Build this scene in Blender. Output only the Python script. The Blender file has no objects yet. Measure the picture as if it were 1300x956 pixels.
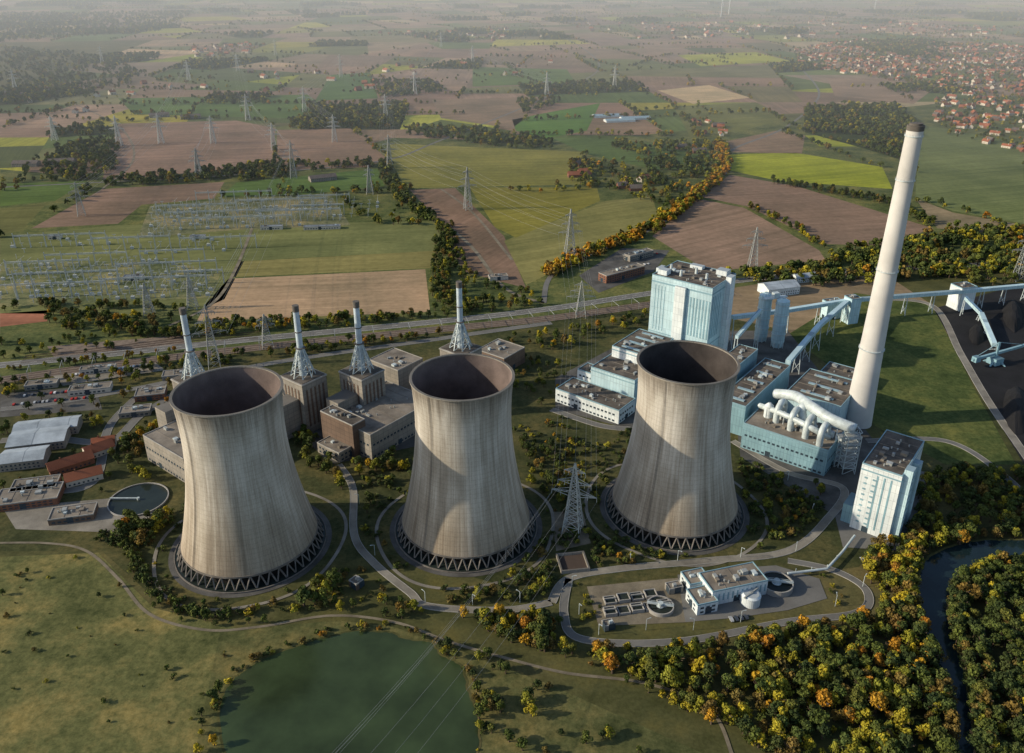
import bpy, math, random
import numpy as np
from mathutils import Vector
R=random.Random(11)
H=340.0; TH=math.radians(24.6); FP=1055.0
S_,C_=math.sin(TH),math.cos(TH)
def G(u,v,z=0.0):
    """survey point (oblique survey sheet 1300x956) -> ground metres at height z"""
    a=(u-650)/FP; b=(v-433)/FP
    t=(H-z)/(S_+b*C_)
    return (a*t,(C_-b*S_)*t)
scn=bpy.context.scene
col=scn.collection
# ---------------------------------------------------------------- materials
def newmat(name):
    m=bpy.data.materials.new(name); m.use_nodes=True
    nt=m.node_tree; b=nt.nodes['Principled BSDF']
    return m,nt,b
def N(nt,t,**k):
    n=nt.nodes.new(t)
    for a,v in k.items(): setattr(n,a,v)
    return n
def L(nt,a,b): nt.links.new(a,b)
def ramp(nt,fac,stops):
    r=N(nt,'ShaderNodeValToRGB'); e=r.color_ramp.elements
    while len(e)<len(stops): e.new(0.5)
    for i,(p,c) in enumerate(stops):
        e[i].position=p; e[i].color=(c[0],c[1],c[2],1)
    L(nt,fac,r.inputs[0]); return r.outputs[0]
def noise(nt,vec,scale,detail=4,rough=0.6):
    n=N(nt,'ShaderNodeTexNoise'); n.inputs['Scale'].default_value=scale
    n.inputs['Detail'].default_value=detail; n.inputs['Roughness'].default_value=rough
    L(nt,vec,n.inputs['Vector']); return n.outputs['Fac']
def mixc(nt,fac,a,b,mode='MIX'):
    m=N(nt,'ShaderNodeMix',data_type='RGBA',blend_type=mode)
    if isinstance(fac,(int,float)): m.inputs[0].default_value=fac
    else: L(nt,fac,m.inputs[0])
    for i,x in ((6,a),(7,b)):
        if isinstance(x,tuple): m.inputs[i].default_value=(x[0],x[1],x[2],1)
        else: L(nt,x,m.inputs[i])
    return m.outputs[2]
def mat(name,c,rough=0.8,var=0.25,scale=0.15,metal=0.0,fine=2.0,bump=0.0,seam=None):
    m,nt,b=newmat(name)
    g=N(nt,'ShaderNodeNewGeometry')
    n1=noise(nt,g.outputs['Position'],scale,4); n2=noise(nt,g.outputs['Position'],fine,2)
    lo=tuple(x*(1-var) for x in c); hi=tuple(min(1,x*(1+var)) for x in c)
    c1=ramp(nt,n1,[(0.3,lo),(0.7,hi)])
    c2=ramp(nt,n2,[(0.3,(1-var*.6,)*3),(0.7,(1,)*3)])
    o=mixc(nt,1.0,c1,c2,'MULTIPLY')
    if seam:
        w=N(nt,'ShaderNodeTexBrick'); w.inputs['Scale'].default_value=1.0
        sp=N(nt,'ShaderNodeSeparateXYZ'); L(nt,g.outputs['Position'],sp.inputs[0])
        nn=N(nt,'ShaderNodeVectorMath',operation='CROSS_PRODUCT'); L(nt,g.outputs['Normal'],nn.inputs[0]); nn.inputs[1].default_value=(0,0,1)
        d=N(nt,'ShaderNodeVectorMath',operation='DOT_PRODUCT'); L(nt,nn.outputs[0],d.inputs[0]); L(nt,g.outputs['Position'],d.inputs[1])
        cb=N(nt,'ShaderNodeCombineXYZ'); L(nt,d.outputs['Value'],cb.inputs[0]); L(nt,sp.outputs[2],cb.inputs[1])
        L(nt,cb.outputs[0],w.inputs['Vector'])
        w.offset=0.0; w.inputs['Brick Width'].default_value=seam[0]; w.inputs['Row Height'].default_value=seam[1]
        w.inputs['Mortar Size'].default_value=seam[2]; w.inputs['Mortar Smooth'].default_value=0.3
        w.inputs['Color1'].default_value=(1,1,1,1); w.inputs['Color2'].default_value=(.84,.86,.88,1); w.inputs['Mortar'].default_value=(.5,.52,.55,1)
        o=mixc(nt,1.0,o,w.outputs['Color'],'MULTIPLY')
    L(nt,o,b.inputs['Base Color'])
    b.inputs['Roughness'].default_value=rough; b.inputs['Metallic'].default_value=metal
    b.inputs['Specular IOR Level'].default_value=0.3
    if bump:
        bp=N(nt,'ShaderNodeBump'); bp.inputs['Strength'].default_value=bump; bp.inputs['Distance'].default_value=0.3
        L(nt,n2,bp.inputs['Height']); L(nt,bp.outputs[0],b.inputs['Normal'])
    return m
MT={}
MT['asphalt']=mat('asphalt',(.095,.093,.088),.9,.45,.06)
MT['road']=mat('road_asphalt',(.15,.148,.14),.9,.2,.05)
MT['path']=mat('gravel_path',(.19,.165,.12),.95,.4,.08)
MT['concrete']=mat('concrete_paving',(.22,.205,.175),.9,.35,.06)
MT['kerb']=mat('kerb_stone',(.33,.32,.30),.9,.2)
MT['mark']=mat('road_marking',(.75,.75,.72),.7,.1)
MT['ballast']=mat('rail_ballast',(.19,.15,.12),.95,.3,.2)
MT['steel']=mat('galvanised_steel',(.32,.34,.34),.6,.2,.2,.2)
MT['steel_s']=mat('switchgear_steel',(.50,.52,.50),.6,.2,.2,.1)
MT['strut']=mat('strut_concrete',(.17,.155,.14),.9,.3,.2)
MT['steel_w']=mat('pale_steel',(.50,.57,.59),.5,.25,.2,.1)
MT['blue']=mat('pale_blue_cladding',(.48,.65,.71),.5,.14,.05,seam=(3.0,9.0,.12))
MT['white']=mat('white_cladding',(.70,.76,.78),.5,.12,.05,seam=(3.0,6.0,.10))
MT['teal']=mat('blue_grey_cladding',(.23,.39,.46),.5,.18,.05,seam=(2.5,8.0,.12))
MT['trim']=mat('blue_trim',(.22,.36,.43),.5,.1)
MT['roof']=mat('bitumen_roof',(.115,.10,.085),.95,.5,.09,bump=.4)
MT['roof2']=mat('gravel_roof',(.21,.185,.155),.95,.4,.08)
MT['tanwall']=mat('concrete_panel_wall',(.29,.265,.23),.9,.2,.06,seam=(5,3.5,.15))
MT['brown']=mat('brown_panel_wall',(.15,.105,.08),.9,.2,.06,seam=(5,4,.15))
MT['brick']=mat('red_brick_wall',(.26,.12,.075),.9,.25,.3,seam=(.5,.25,.03))
MT['tile']=mat('red_roof_tiles',(.30,.105,.055),.9,.4,.02)
MT['tile2']=mat('grey_roof_tiles',(.13,.11,.10),.9,.3,.3)
MT['plaster']=mat('white_plaster',(.55,.51,.44),.9,.1,.3)
MT['glass']=mat('window_glass',(.04,.06,.08),.15,.2,.5)
MT['metalroof']=mat('pale_metal_roof',(.38,.43,.47),.5,.3,.08,seam=(6,6,.1))
MT['skyl']=mat('skylight',(.25,.36,.42),.25,.2)
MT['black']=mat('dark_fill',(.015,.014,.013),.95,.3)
MT['coal']=mat('coal',(.012,.012,.014),.9,.5,.04,bump=.8)
MT['bark']=mat('bark',(.09,.065,.045),.95,.3)
MT['chim']=mat('chimney_concrete',(.54,.535,.52),.85,.14,.03)
MT['chimd']=mat('chimney_cap',(.12,.11,.10),.9,.2)
MT['stackw']=mat('stack_steel',(.46,.55,.62),.5,.2,.1)
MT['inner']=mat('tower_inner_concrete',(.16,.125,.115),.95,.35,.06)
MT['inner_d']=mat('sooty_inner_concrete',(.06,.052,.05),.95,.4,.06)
MT['rail']=mat('rail_steel',(.2,.13,.09),.5,.2,.2,.5)
MT['wire']=mat('conductor_wire',(.35,.36,.36),.5,.1,.2,.3)
MT['carw']=mat('car_paint_white',(.7,.7,.7),.3,.05)
MT['card']=mat('car_paint_dark',(.05,.06,.08),.3,.05)
MT['carr']=mat('car_paint_red',(.4,.04,.03),.3,.05)
MT['cars']=mat('car_paint_silver',(.4,.42,.44),.3,.05)
MT['tyre']=mat('tyre',(.02,.02,.02),.9,.1)
def watermat(name,c,rough=.08,spec=.5):
    m,nt,b=newmat(name)
    g=N(nt,'ShaderNodeNewGeometry'); n=noise(nt,g.outputs['Position'],.03,5)
    L(nt,ramp(nt,n,[(.3,tuple(x*.6 for x in c)),(.7,tuple(x*1.35 for x in c))]),b.inputs['Base Color'])
    b.inputs['Roughness'].default_value=rough; b.inputs['Specular IOR Level'].default_value=spec
    bp=N(nt,'ShaderNodeBump'); bp.inputs['Strength'].default_value=.15; bp.inputs['Distance'].default_value=.2
    L(nt,noise(nt,g.outputs['Position'],.8,3),bp.inputs['Height']); L(nt,bp.outputs[0],b.inputs['Normal'])
    return m
MT['pond']=watermat('pond_water',(.036,.056,.024),.15,.25)
MT['river']=watermat('river_water',(.010,.022,.026),.08,.3)
MT['basin']=watermat('basin_water',(.02,.028,.025),.1,.2)
# ground
def groundmat():
    m,nt,b=newmat('grassland')
    g=N(nt,'ShaderNodeNewGeometry'); P=g.outputs['Position']
    a=noise(nt,P,.006,6,.6); c=noise(nt,P,.035,6,.65); f=noise(nt,P,.5,4,.7)
    c1=ramp(nt,a,[(.32,(.055,.062,.024)),(.5,(.090,.090,.036)),(.68,(.145,.120,.055))])
    c2=ramp(nt,c,[(.3,(.5,.55,.45)),(.5,(1,1,1)),(.72,(1.5,1.3,1.05))])
    c3=ramp(nt,f,[(.3,(.7,.7,.7)),(.7,(1.15,1.15,1.15))])
    o=mixc(nt,1,mixc(nt,1,c1,c2,'MULTIPLY'),c3,'MULTIPLY')
    L(nt,o,b.inputs['Base Color']); b.inputs['Roughness'].default_value=.95; b.inputs['Specular IOR Level'].default_value=.1
    return m
MT['ground']=groundmat()
def fieldmat(name,rough_grass=False):
    m,nt,b=newmat(name)
    at=N(nt,'ShaderNodeAttribute'); at.attribute_name='Col'
    uv=N(nt,'ShaderNodeUVMap')
    g=N(nt,'ShaderNodeNewGeometry'); P=g.outputs['Position']
    a=noise(nt,P,.008,6,.6); f=noise(nt,P,.12,5,.7)
    if rough_grass:
        o=mixc(nt,1,at.outputs['Color'],ramp(nt,noise(nt,P,.022,8,.72),[(.34,(.42,.52,.45)),(.47,(.85,.92,.85)),(.56,(1.3,1.2,1.1)),(.68,(2.0,1.6,1.35))]),'MULTIPLY')
        o=mixc(nt,1,o,ramp(nt,noise(nt,P,.25,5,.8),[(.32,(.5,.55,.5)),(.65,(1.3,1.25,1.25))]),'MULTIPLY')
    else:
        mp=N(nt,'ShaderNodeMapping'); mp.inputs['Scale'].default_value=(.09,.0015,1); L(nt,uv.outputs[0],mp.inputs[0])
        st=noise(nt,mp.outputs[0],1.0,5,.8)
        o=mixc(nt,1,at.outputs['Color'],ramp(nt,st,[(.3,(.70,.72,.68)),(.7,(1.28,1.25,1.22))]),'MULTIPLY')
        o=mixc(nt,1,o,ramp(nt,a,[(.3,(.70,.74,.70)),(.7,(1.32,1.25,1.18))]),'MULTIPLY')
        o=mixc(nt,1,o,ramp(nt,f,[(.3,(.82,.82,.82)),(.7,(1.15,1.15,1.15))]),'MULTIPLY')
    L(nt,o,b.inputs['Base Color']); b.inputs['Roughness'].default_value=.95; b.inputs['Specular IOR Level'].default_value=.1
    return m
MT['field']=fieldmat('farm_field'); MT['meadow']=fieldmat('rough_meadow',True)
def towermat():
    m,nt,b=newmat('cooling_tower_concrete')
    tc=N(nt,'ShaderNodeTexCoord'); sp=N(nt,'ShaderNodeSeparateXYZ'); L(nt,tc.outputs['Object'],sp.inputs[0])
    nv=N(nt,'ShaderNodeCombineXYZ'); L(nt,sp.outputs[0],nv.inputs[0]); L(nt,sp.outputs[1],nv.inputs[1])
    nr=N(nt,'ShaderNodeVectorMath',operation='NORMALIZE'); L(nt,nv.outputs[0],nr.inputs[0])
    ns=N(nt,'ShaderNodeSeparateXYZ'); L(nt,nr.outputs[0],ns.inputs[0])
    oi=N(nt,'ShaderNodeObjectInfo')
    def M_(op,a,bv,c=None):
        n=N(nt,'ShaderNodeMath',operation=op)
        for i,x in enumerate((a,bv,c)):
            if x is None: continue
            if isinstance(x,(int,float)): n.inputs[i].default_value=x
            else: L(nt,x,n.inputs[i])
        return n.outputs[0]
    def vec(sa,sz,off=0):
        cb=N(nt,'ShaderNodeCombineXYZ'); L(nt,M_('MULTIPLY_ADD',ns.outputs[0],sa,M_('MULTIPLY',oi.outputs['Random'],57)),cb.inputs[0]); L(nt,M_('MULTIPLY',ns.outputs[1],sa),cb.inputs[1]); L(nt,M_('MULTIPLY_ADD',sp.outputs[2],sz,off),cb.inputs[2]); return cb.outputs[0]
    st=noise(nt,vec(9,.010),1,6,.7); st2=noise(nt,vec(34,.014,7),1,5,.75); bl=noise(nt,vec(1.8,.028,3),1,5,.55); fine=noise(nt,vec(40,1.2,3),1,3,.6)
    o=ramp(nt,bl,[(.32,(.34,.315,.275)),(.5,(.43,.41,.37)),(.66,(.55,.535,.50))])
    o=mixc(nt,1,o,ramp(nt,st,[(.33,(.66,.63,.59)),(.5,(.95,.94,.92)),(.62,(1.06,1.06,1.05))]),'MULTIPLY')
    o=mixc(nt,1,o,ramp(nt,st2,[(.3,(.76,.74,.72)),(.62,(1.05,1.05,1.05))]),'MULTIPLY')
    o=mixc(nt,1,o,ramp(nt,fine,[(.3,(.88,.88,.88)),(.65,(1.04,1.04,1.04))]),'MULTIPLY')
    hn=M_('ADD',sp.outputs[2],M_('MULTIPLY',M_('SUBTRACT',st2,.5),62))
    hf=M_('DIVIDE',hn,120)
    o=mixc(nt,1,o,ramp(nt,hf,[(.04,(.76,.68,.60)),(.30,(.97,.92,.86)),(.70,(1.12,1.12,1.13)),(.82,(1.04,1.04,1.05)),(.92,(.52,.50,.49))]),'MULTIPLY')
    ring=M_('PINGPONG',sp.outputs[2],1.5); rg=ramp(nt,M_('DIVIDE',ring,1.5),[(.0,(.80,.80,.80)),(.25,(1,1,1))])
    o=mixc(nt,.7,o,mixc(nt,1,o,rg,'MULTIPLY'))
    L(nt,o,b.inputs['Base Color']); b.inputs['Roughness'].default_value=.9; b.inputs['Specular IOR Level'].default_value=.2
    return m
MT['tower']=towermat()
def leafmat(name,cols):
    m,nt,b=newmat(name)
    oi=N(nt,'ShaderNodeObjectInfo'); at=N(nt,'ShaderNodeAttribute'); at.attribute_name='Tone'
    o=ramp(nt,oi.outputs['Random'],[(i/(len(cols)-1),c) for i,c in enumerate(cols)])
    o=mixc(nt,1,o,at.outputs['Color'],'MULTIPLY')
    L(nt,o,b.inputs['Base Color']); b.inputs['Roughness'].default_value=.8; b.inputs['Specular IOR Level'].default_value=.15
    return m
LEAF={'green':leafmat('foliage_green',[(.055,.080,.018),(.09,.11,.022),(.065,.090,.024),(.125,.13,.026)]),
'dark':leafmat('foliage_dark_green',[(.030,.048,.016),(.048,.066,.020),(.038,.056,.016),(.062,.076,.022)]),
'yellow':leafmat('foliage_yellow_green',[(.19,.19,.022),(.30,.25,.022),(.17,.18,.025),(.40,.31,.022)]),
'orange':leafmat('foliage_autumn_orange',[(.40,.20,.022),(.32,.14,.018),(.45,.28,.022),(.26,.13,.02)]),
'brown':leafmat('foliage_russet',[(.15,.095,.027),(.12,.095,.026),(.18,.12,.028),(.10,.08,.024)])}
# ---------------------------------------------------------------- mesh builder
BLOCK=set()
def blockpt(x,y,r=0):
    k=int(r//3)+0
    i,j=int(x//3),int(y//3)
    for a in range(-k,k+1):
        for b in range(-k,k+1): BLOCK.add((i+a,j+b))
class MB:
    def __init__(s): s.v=[];s.f=[];s.m=[]
    def add(s,vs,fs,m=0):
        o=len(s.v); s.v.extend(vs); s.f.extend([tuple(i+o for i in f) for f in fs]); s.m.extend([m]*len(fs))
    def obox(s,o,U,W,a,b,z0,z1,m=0):
        x,y=o
        p=[(x,y),(x+U[0]*a,y+U[1]*a),(x+U[0]*a+W[0]*b,y+U[1]*a+W[1]*b),(x+W[0]*b,y+W[1]*b)]
        s.add([(q[0],q[1],z0) for q in p]+[(q[0],q[1],z1) for q in p],[(0,3,2,1),(4,5,6,7),(0,1,5,4),(1,2,6,5),(2,3,7,6),(3,0,4,7)],m)
    def box(s,cx,cy,z0,z1,dx,dy,ang=0,m=0):
        U=(math.cos(ang),math.sin(ang)); W=(-U[1],U[0])
        s.obox((cx-U[0]*dx/2-W[0]*dy/2,cy-U[1]*dx/2-W[1]*dy/2),U,W,dx,dy,z0,z1,m)
    def cyl(s,x,y,z0,z1,r0,r1=None,n=24,m=0,caps=True):
        if r1 is None:r1=r0
        vs=[];fs=[]
        for i in range(n):
            a=2*math.pi*i/n; vs.append((x+r0*math.cos(a),y+r0*math.sin(a),z0))
        for i in range(n):
            a=2*math.pi*i/n; vs.append((x+r1*math.cos(a),y+r1*math.sin(a),z1))
        for i in range(n):
            j=(i+1)%n; fs.append((i,j,j+n,i+n))
        if caps: fs.append(tuple(range(n))[::-1]); fs.append(tuple(range(n,2*n)))
        s.add(vs,fs,m)
    def beam(s,p,q,w,m=0):
        p=Vector(p);q=Vector(q);d=(q-p)
        if d.length<1e-6:return
        d.normalize(); a=d.cross(Vector((0,0,1)))
        if a.length<.01:a=Vector((1,0,0))
        a.normalize(); b=d.cross(a); h=w/2
        vs=[tuple(e+a*i*h+b*j*h) for e in (p,q) for i,j in ((-1,-1),(1,-1),(1,1),(-1,1))]
        s.add(vs,[(0,1,5,4),(1,2,6,5),(2,3,7,6),(3,0,4,7),(0,3,2,1),(4,5,6,7)],m)
    def tube(s,pts,r,n=14,m=0):
        pts=[Vector(p) for p in pts]; vs=[];fs=[]
        ref=None
        for i,p in enumerate(pts):
            d=(pts[min(i+1,len(pts)-1)]-pts[max(i-1,0)]).normalized()
            if ref is None:
                ref=d.cross(Vector((0,0,1)))
                if ref.length<.05: ref=Vector((1,0,0))
            ref=(ref-d*ref.dot(d)).normalized(); b=d.cross(ref)
            for k in range(n):
                a=2*math.pi*k/n; vs.append(tuple(p+ref*math.cos(a)*r+b*math.sin(a)*r))
        for i in range(len(pts)-1):
            for k in range(n):
                j=(k+1)%n; fs.append((i*n+k,i*n+j,(i+1)*n+j,(i+1)*n+k))
        fs.append(tuple(range(n))); fs.append(tuple(range((len(pts)-1)*n,len(pts)*n)))
        s.add(vs,fs,m)
    def poly(s,pts,z,m=0): s.add([(p[0],p[1],z) for p in pts],[tuple(range(len(pts)))],m)
def meshof(name,mb,mats,smooth=False,loc=(0,0,0)):
    me=bpy.data.meshes.new(name)
    me.from_pydata([(v[0]-loc[0],v[1]-loc[1],v[2]-loc[2]) for v in mb.v],[],mb.f)
    for m in mats: me.materials.append(MT[m] if isinstance(m,str) else m)
    me.polygons.foreach_set('material_index',mb.m)
    if smooth: me.polygons.foreach_set('use_smooth',[True]*len(me.polygons))
    me.update(); return me
def obj(name,mb,mats,parent=None,smooth=False,loc=None):
    l=loc if loc else ((parent.location.x,parent.location.y,0) if parent else (0,0,0))
    me=meshof(name,mb,mats if isinstance(mats,(list,tuple)) else [mats],smooth,l)
    o=bpy.data.objects.new(name,me); col.objects.link(o)
    if parent: o.parent=parent
    else: o.location=l
    return o
def empty(name,x=0,y=0):
    e=bpy.data.objects.new(name,None); e.location=(x,y,0); col.objects.link(e); e.empty_display_size=5; return e
def smoothline(pts,n=8,closed=False):
    out=[];k=len(pts)
    rng=range(k) if closed else range(k-1)
    for i in rng:
        if closed: p0,p1,p2,p3=(pts[(i+j-1)%k] for j in range(4))
        else: p0,p1,p2,p3=pts[max(i-1,0)],pts[i],pts[i+1],pts[min(i+2,k-1)]
        for j in range(n):
            t=j/n
            out.append(tuple(.5*((2*p1[c])+(-p0[c]+p2[c])*t+(2*p0[c]-5*p1[c]+4*p2[c]-p3[c])*t*t+(-p0[c]+3*p1[c]-3*p2[c]+p3[c])*t**3) for c in range(2)))
    if not closed: out.append(tuple(pts[-1]))
    return out
def gp(px): return [G(*p) for p in px]
def offs(line,w):
    a=[];b=[]
    for i,p in enumerate(line):
        q0=line[max(i-1,0)];q1=line[min(i+1,len(line)-1)]
        dx,dy=q1[0]-q0[0],q1[1]-q0[1]; l=math.hypot(dx,dy) or 1
        nx,ny=-dy/l,dx/l
        a.append((p[0]+nx*w,p[1]+ny*w)); b.append((p[0]-nx*w,p[1]-ny*w))
    return a,b
def strip(mb,line,o0,o1,z,m=0,z0=None):
    a,_=offs(line,o1); c,_=offs(line,o0); n=len(line)
    mb.add([(p[0],p[1],z) for p in a]+[(p[0],p[1],z) for p in c],[(i,i+1,n+i+1,n+i) for i in range(n-1)],m)
    if z0 is not None:
        for e in (a,c):
            mb.add([(p[0],p[1],z) for p in e]+[(p[0],p[1],z0) for p in e],[(i,i+1,n+i+1,n+i) for i in range(n-1)],m)
# ---------------------------------------------------------------- ground & fields
mb=MB(); mb.poly([(-30000,-1500),(30000,-1500),(30000,45000),(-30000,45000)],0)
obj('ground',mb,'ground')
class FB:
    def __init__(s): s.v=[];s.f=[];s.c=[];s.uv=[];s.m=[]
    def add(s,pts,c,ang,z,m=0):
        o=len(s.v); ca,sa=math.cos(ang),math.sin(ang)
        s.v.extend([(p[0],p[1],z) for p in pts]); s.f.append(tuple(range(o,o+len(pts)))); s.m.append(m)
        off=R.random()*5000
        for p in pts:
            s.c.append((c[0],c[1],c[2],1)); s.uv.append((-p[0]*sa+p[1]*ca+off,p[0]*ca+p[1]*sa))
    def build(s,name):
        me=bpy.data.meshes.new(name); me.from_pydata(s.v,[],s.f); me.materials.append(MT['field']); me.materials.append(MT['meadow'])
        me.polygons.foreach_set('material_index',s.m)
        a=me.color_attributes.new('Col','FLOAT_COLOR','CORNER'); a.data.foreach_set('color',np.array(s.c,dtype=np.float32).ravel())
        u=me.uv_layers.new(name='UVMap'); u.data.foreach_set('uv',np.array(s.uv,dtype=np.float32).ravel())
        o=bpy.data.objects.new(name,me); col.objects.link(o); return o
BR=[(.225,.155,.115),(.19,.135,.105),(.26,.19,.14),(.205,.15,.12)]
GR=[(.085,.12,.038),(.075,.10,.038),(.115,.14,.05),(.13,.135,.06),(.15,.14,.075)]
YL=[(.24,.26,.04),(.30,.29,.05),(.20,.21,.05)]
TN=[(.36,.28,.18),(.30,.23,.16)]
fb=FB(); hedge_pts=[]; wood_polys=[]
def jit(c,a=.18): 
    k=1+R.uniform(-a,a); return tuple(x*k*(1+R.uniform(-.05,.05)) for x in c)
def split(poly,depth,ang):
    xs=[p[0] for p in poly]; ys=[p[1] for p in poly]
    cx,cy=sum(xs)/len(xs),sum(ys)/len(ys)
    if cy<900 or abs(cx)>.78*cy+700: 
        if depth>4: return
    A=abs(sum(poly[i][0]*poly[(i+1)%len(poly)][1]-poly[(i+1)%len(poly)][0]*poly[i][1] for i in range(len(poly))))/2
    target=R.choice([25000,50000,80000,120000])*(1+max(0,cy-3000)/6000)
    if A<target:
        k=R.random()
        if k<.46: c=jit(R.choice(BR))
        elif k<.76: c=jit(R.choice(GR))
        elif k<.82: c=jit(R.choice(YL))
        elif k<.90: c=jit(R.choice(TN))
        else:
            wood_polys.append(poly); c=(.03,.045,.018)
        fb.add(poly,c,ang+R.choice([0,math.pi/2])+R.uniform(-.1,.1),.06)
        for i in range(len(poly)):
            if R.random()<.24: hedge_pts.append((poly[i],poly[(i+1)%len(poly)]))
        return
    n=len(poly)
    best=max(range(n),key=lambda i:math.dist(poly[i],poly[(i+1)%n]))
    e=Vector(poly[(best+1)%n])-Vector(poly[best]); 
    t=R.uniform(.36,.64); p=Vector(poly[best])+e*t
    d=Vector((-e.y,e.x)).normalized(); an=R.uniform(-.22,.22)
    d=Vector((d.x*math.cos(an)-d.y*math.sin(an),d.x*math.sin(an)+d.y*math.cos(an)))
    nrm=Vector((-d.y,d.x)); A1=[];B1=[]
    for i in range(n):
        a=Vector(poly[i]); b=Vector(poly[(i+1)%n]); sa=(a-p).dot(nrm); sb=(b-p).dot(nrm)
        (A1 if sa>=0 else B1).append(tuple(a))
        if sa*sb<0:
            q=a+(b-a)*(sa/(sa-sb)); A1.append(tuple(q)); B1.append(tuple(q))
    for q in (A1,B1):
        if len(q)>=3: split(q,depth+1,math.atan2(e.y,e.x))
split([(-9500,760),(9500,760),(9500,16000),(-9500,16000)],0,0)
fb.build('distant_fields')
hf=FB()
def fld(px,c,ang=.3,z=.12,m=0): hf.add(gp(px),c,ang,z,m)
fld([(0,215),(120,225),(285,228),(500,175),(740,180),(920,160),(1300,120),(1300,310),(700,400),(560,420),(0,480)],(.10,.115,.045),.3,.09,1)
fld([(150,157),(300,153),(350,163),(345,208),(180,226),(130,228)],(.225,.155,.125),.2)
fld([(352,165),(445,163),(490,200),(470,212),(350,217)],(.22,.15,.115),.2)
fld([(40,290),(130,240),(285,231),(272,252),(180,260),(150,284)],(.20,.14,.11),.2)
fld([(0,233),(110,230),(70,255),(0,262)],(.085,.135,.035),.2)
fld([(0,265),(60,258),(30,290),(0,300)],(.11,.115,.045),.2)
fld([(280,250),(300,232),(480,214),(488,236),(400,246)],(.080,.135,.038),.3)
fld([(492,182),(560,185),(742,193),(748,234),(515,239),(498,207)],(.185,.18,.05),.1)
fld([(520,241),(578,239),(640,300),(668,366),(588,345),(556,280)],(.19,.13,.10),1.1)
fld([(596,238),(758,238),(762,255),(655,302),(628,288)],(.175,.165,.04),.4,.14)
fld([(640,306),(770,255),(828,250),(836,276),(722,332),(700,346),(668,362)],(.18,.175,.07),.5,.13)
fld([(548,127),(640,124),(705,122),(650,163),(560,150)],(.21,.155,.115))
fld([(560,152),(650,166),(630,182),(520,165)],(.10,.125,.04))
fld([(650,152),(700,142),(762,131),(745,166),(692,176),(655,166)],(.075,.155,.03))
fld([(700,175),(760,175),(900,190),(900,215),(830,215),(745,196)],(.08,.125,.04))
fld([(835,115),(900,108),(952,124),(880,132)],(.46,.35,.22))
fld([(855,135),(960,130),(1000,150),(930,170),(880,180)],(.13,.14,.05))
fld([(920,196),(1010,194),(1120,212),(1133,240),(990,230),(920,215)],(.26,.29,.03))
fld([(920,180),(985,166),(1022,172),(1018,195),(920,193)],(.21,.15,.11))
fld([(1022,172),(1100,172),(1110,186),(1040,186)],(.25,.28,.035))
fld([(1020,135),(1140,132),(1168,160),(1150,205),(1095,188),(1022,168)],(.03,.045,.015),.2,.13)
fld([(926,222),(1010,236),(1185,290),(1120,312),(1050,310),(948,262),(890,250)],(.205,.145,.115),.2)
fld([(884,252),(945,264),(1040,318),(1048,330),(900,345),(828,300)],(.225,.16,.125),.6)
fld([(1168,158),(1300,182),(1300,284),(1210,268),(1162,250)],(.125,.155,.065),.3)
fld([(1162,252),(1210,270),(1300,286),(1300,300),(1190,290)],(.20,.165,.11),.3)
fld([(1050,98),(1200,102),(1160,132),(1060,122)],(.23,.165,.125))
fld([(860,70),(960,66),(1005,78),(890,84)],(.29,.31,.04))
fld([(600,85),(720,88),(730,105),(600,110)],(.085,.135,.04))
fld([(420,95),(470,92),(480,125),(400,128)],(.07,.13,.04))
fld([(150,125),(390,120),(420,140),(360,150),(170,145)],(.08,.135,.038))
fld([(290,354),(540,342),(546,396),(250,408),(262,385)],(.34,.245,.165),.12)
fld([(305,332),(562,318),(556,340),(292,352)],(.19,.175,.07),.12)
fld([(0,300),(150,286),(560,281),(565,318),(310,331),(285,380),(240,400),(0,398)],(.14,.155,.065),.12)
fld([(190,262),(300,252),(420,248),(445,286),(300,292),(175,302)],(.165,.165,.10),.12,.15,1)
fld([(0,335),(200,330),(280,345),(270,378),(0,390)],(.15,.16,.085),.12,.15,1)
fld([(0,398),(60,394),(60,408),(0,415)],(.27,.12,.08),.1)
fld([(1000,425),(1085,372),(1183,385),(1235,490),(1290,590),(1200,590),(1110,540),(1060,470)],(.078,.098,.033),.8,.1,1)
fld([(-120,712),(125,702),(195,772),(310,800),(372,802),(280,870),(240,990),(-120,990)],(.135,.132,.055),.4,.1,1)
fld([(280,800),(430,788),(500,796),(600,832),(700,870),(900,960),(600,1000),(240,990)],(.105,.105,.045),.4,.11,1)
fld([(0,480),(560,425),(840,385),(1000,420),(1110,560),(1190,600),(1090,720),(700,760),(480,700),(230,790),(130,700),(0,700)],(.064,.067,.030),.3,.08,1)
fld([(1150,690),(1300,660),(1420,660),(1420,990),(1100,990)],(.045,.048,.022),.3,.13,1)
hf.build('farm_fields')
# ---------------------------------------------------------------- yards, roads, water
yd=MB()
def yard(px,m,z=.2): yd.poly(gp(px),z,m)
YM=['asphalt','concrete','path','coal','ballast','road']
yard([(705,480),(820,420),(1000,420),(1110,560),(1120,640),(1060,655),(940,580),(930,500),(800,545),(705,520)],0)
yard([(350,520),(530,480),(600,440),(640,440),(560,560),(420,590)],0)
yard([(190,540),(300,490),(330,600),(240,620)],0)
yard([(0,640),(60,640),(150,632),(205,652),(140,676),(20,672)],1)
yard([(735,350),(790,315),(850,318),(830,345),(760,372)],0)
yard([(60,440),(240,425),(240,440),(70,456)],4)
yard([(60,470),(190,455),(210,470),(80,490)],1)
yard([(0,500),(120,490),(130,520),(0,530)],0)
yard([(745,745),(870,733),(890,755),(880,790),(760,795)],2,.22)
yard([(930,722),(985,718),(1040,735),(1050,760),(1000,775),(930,785),(870,790),(860,730)],5,.23)
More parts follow.
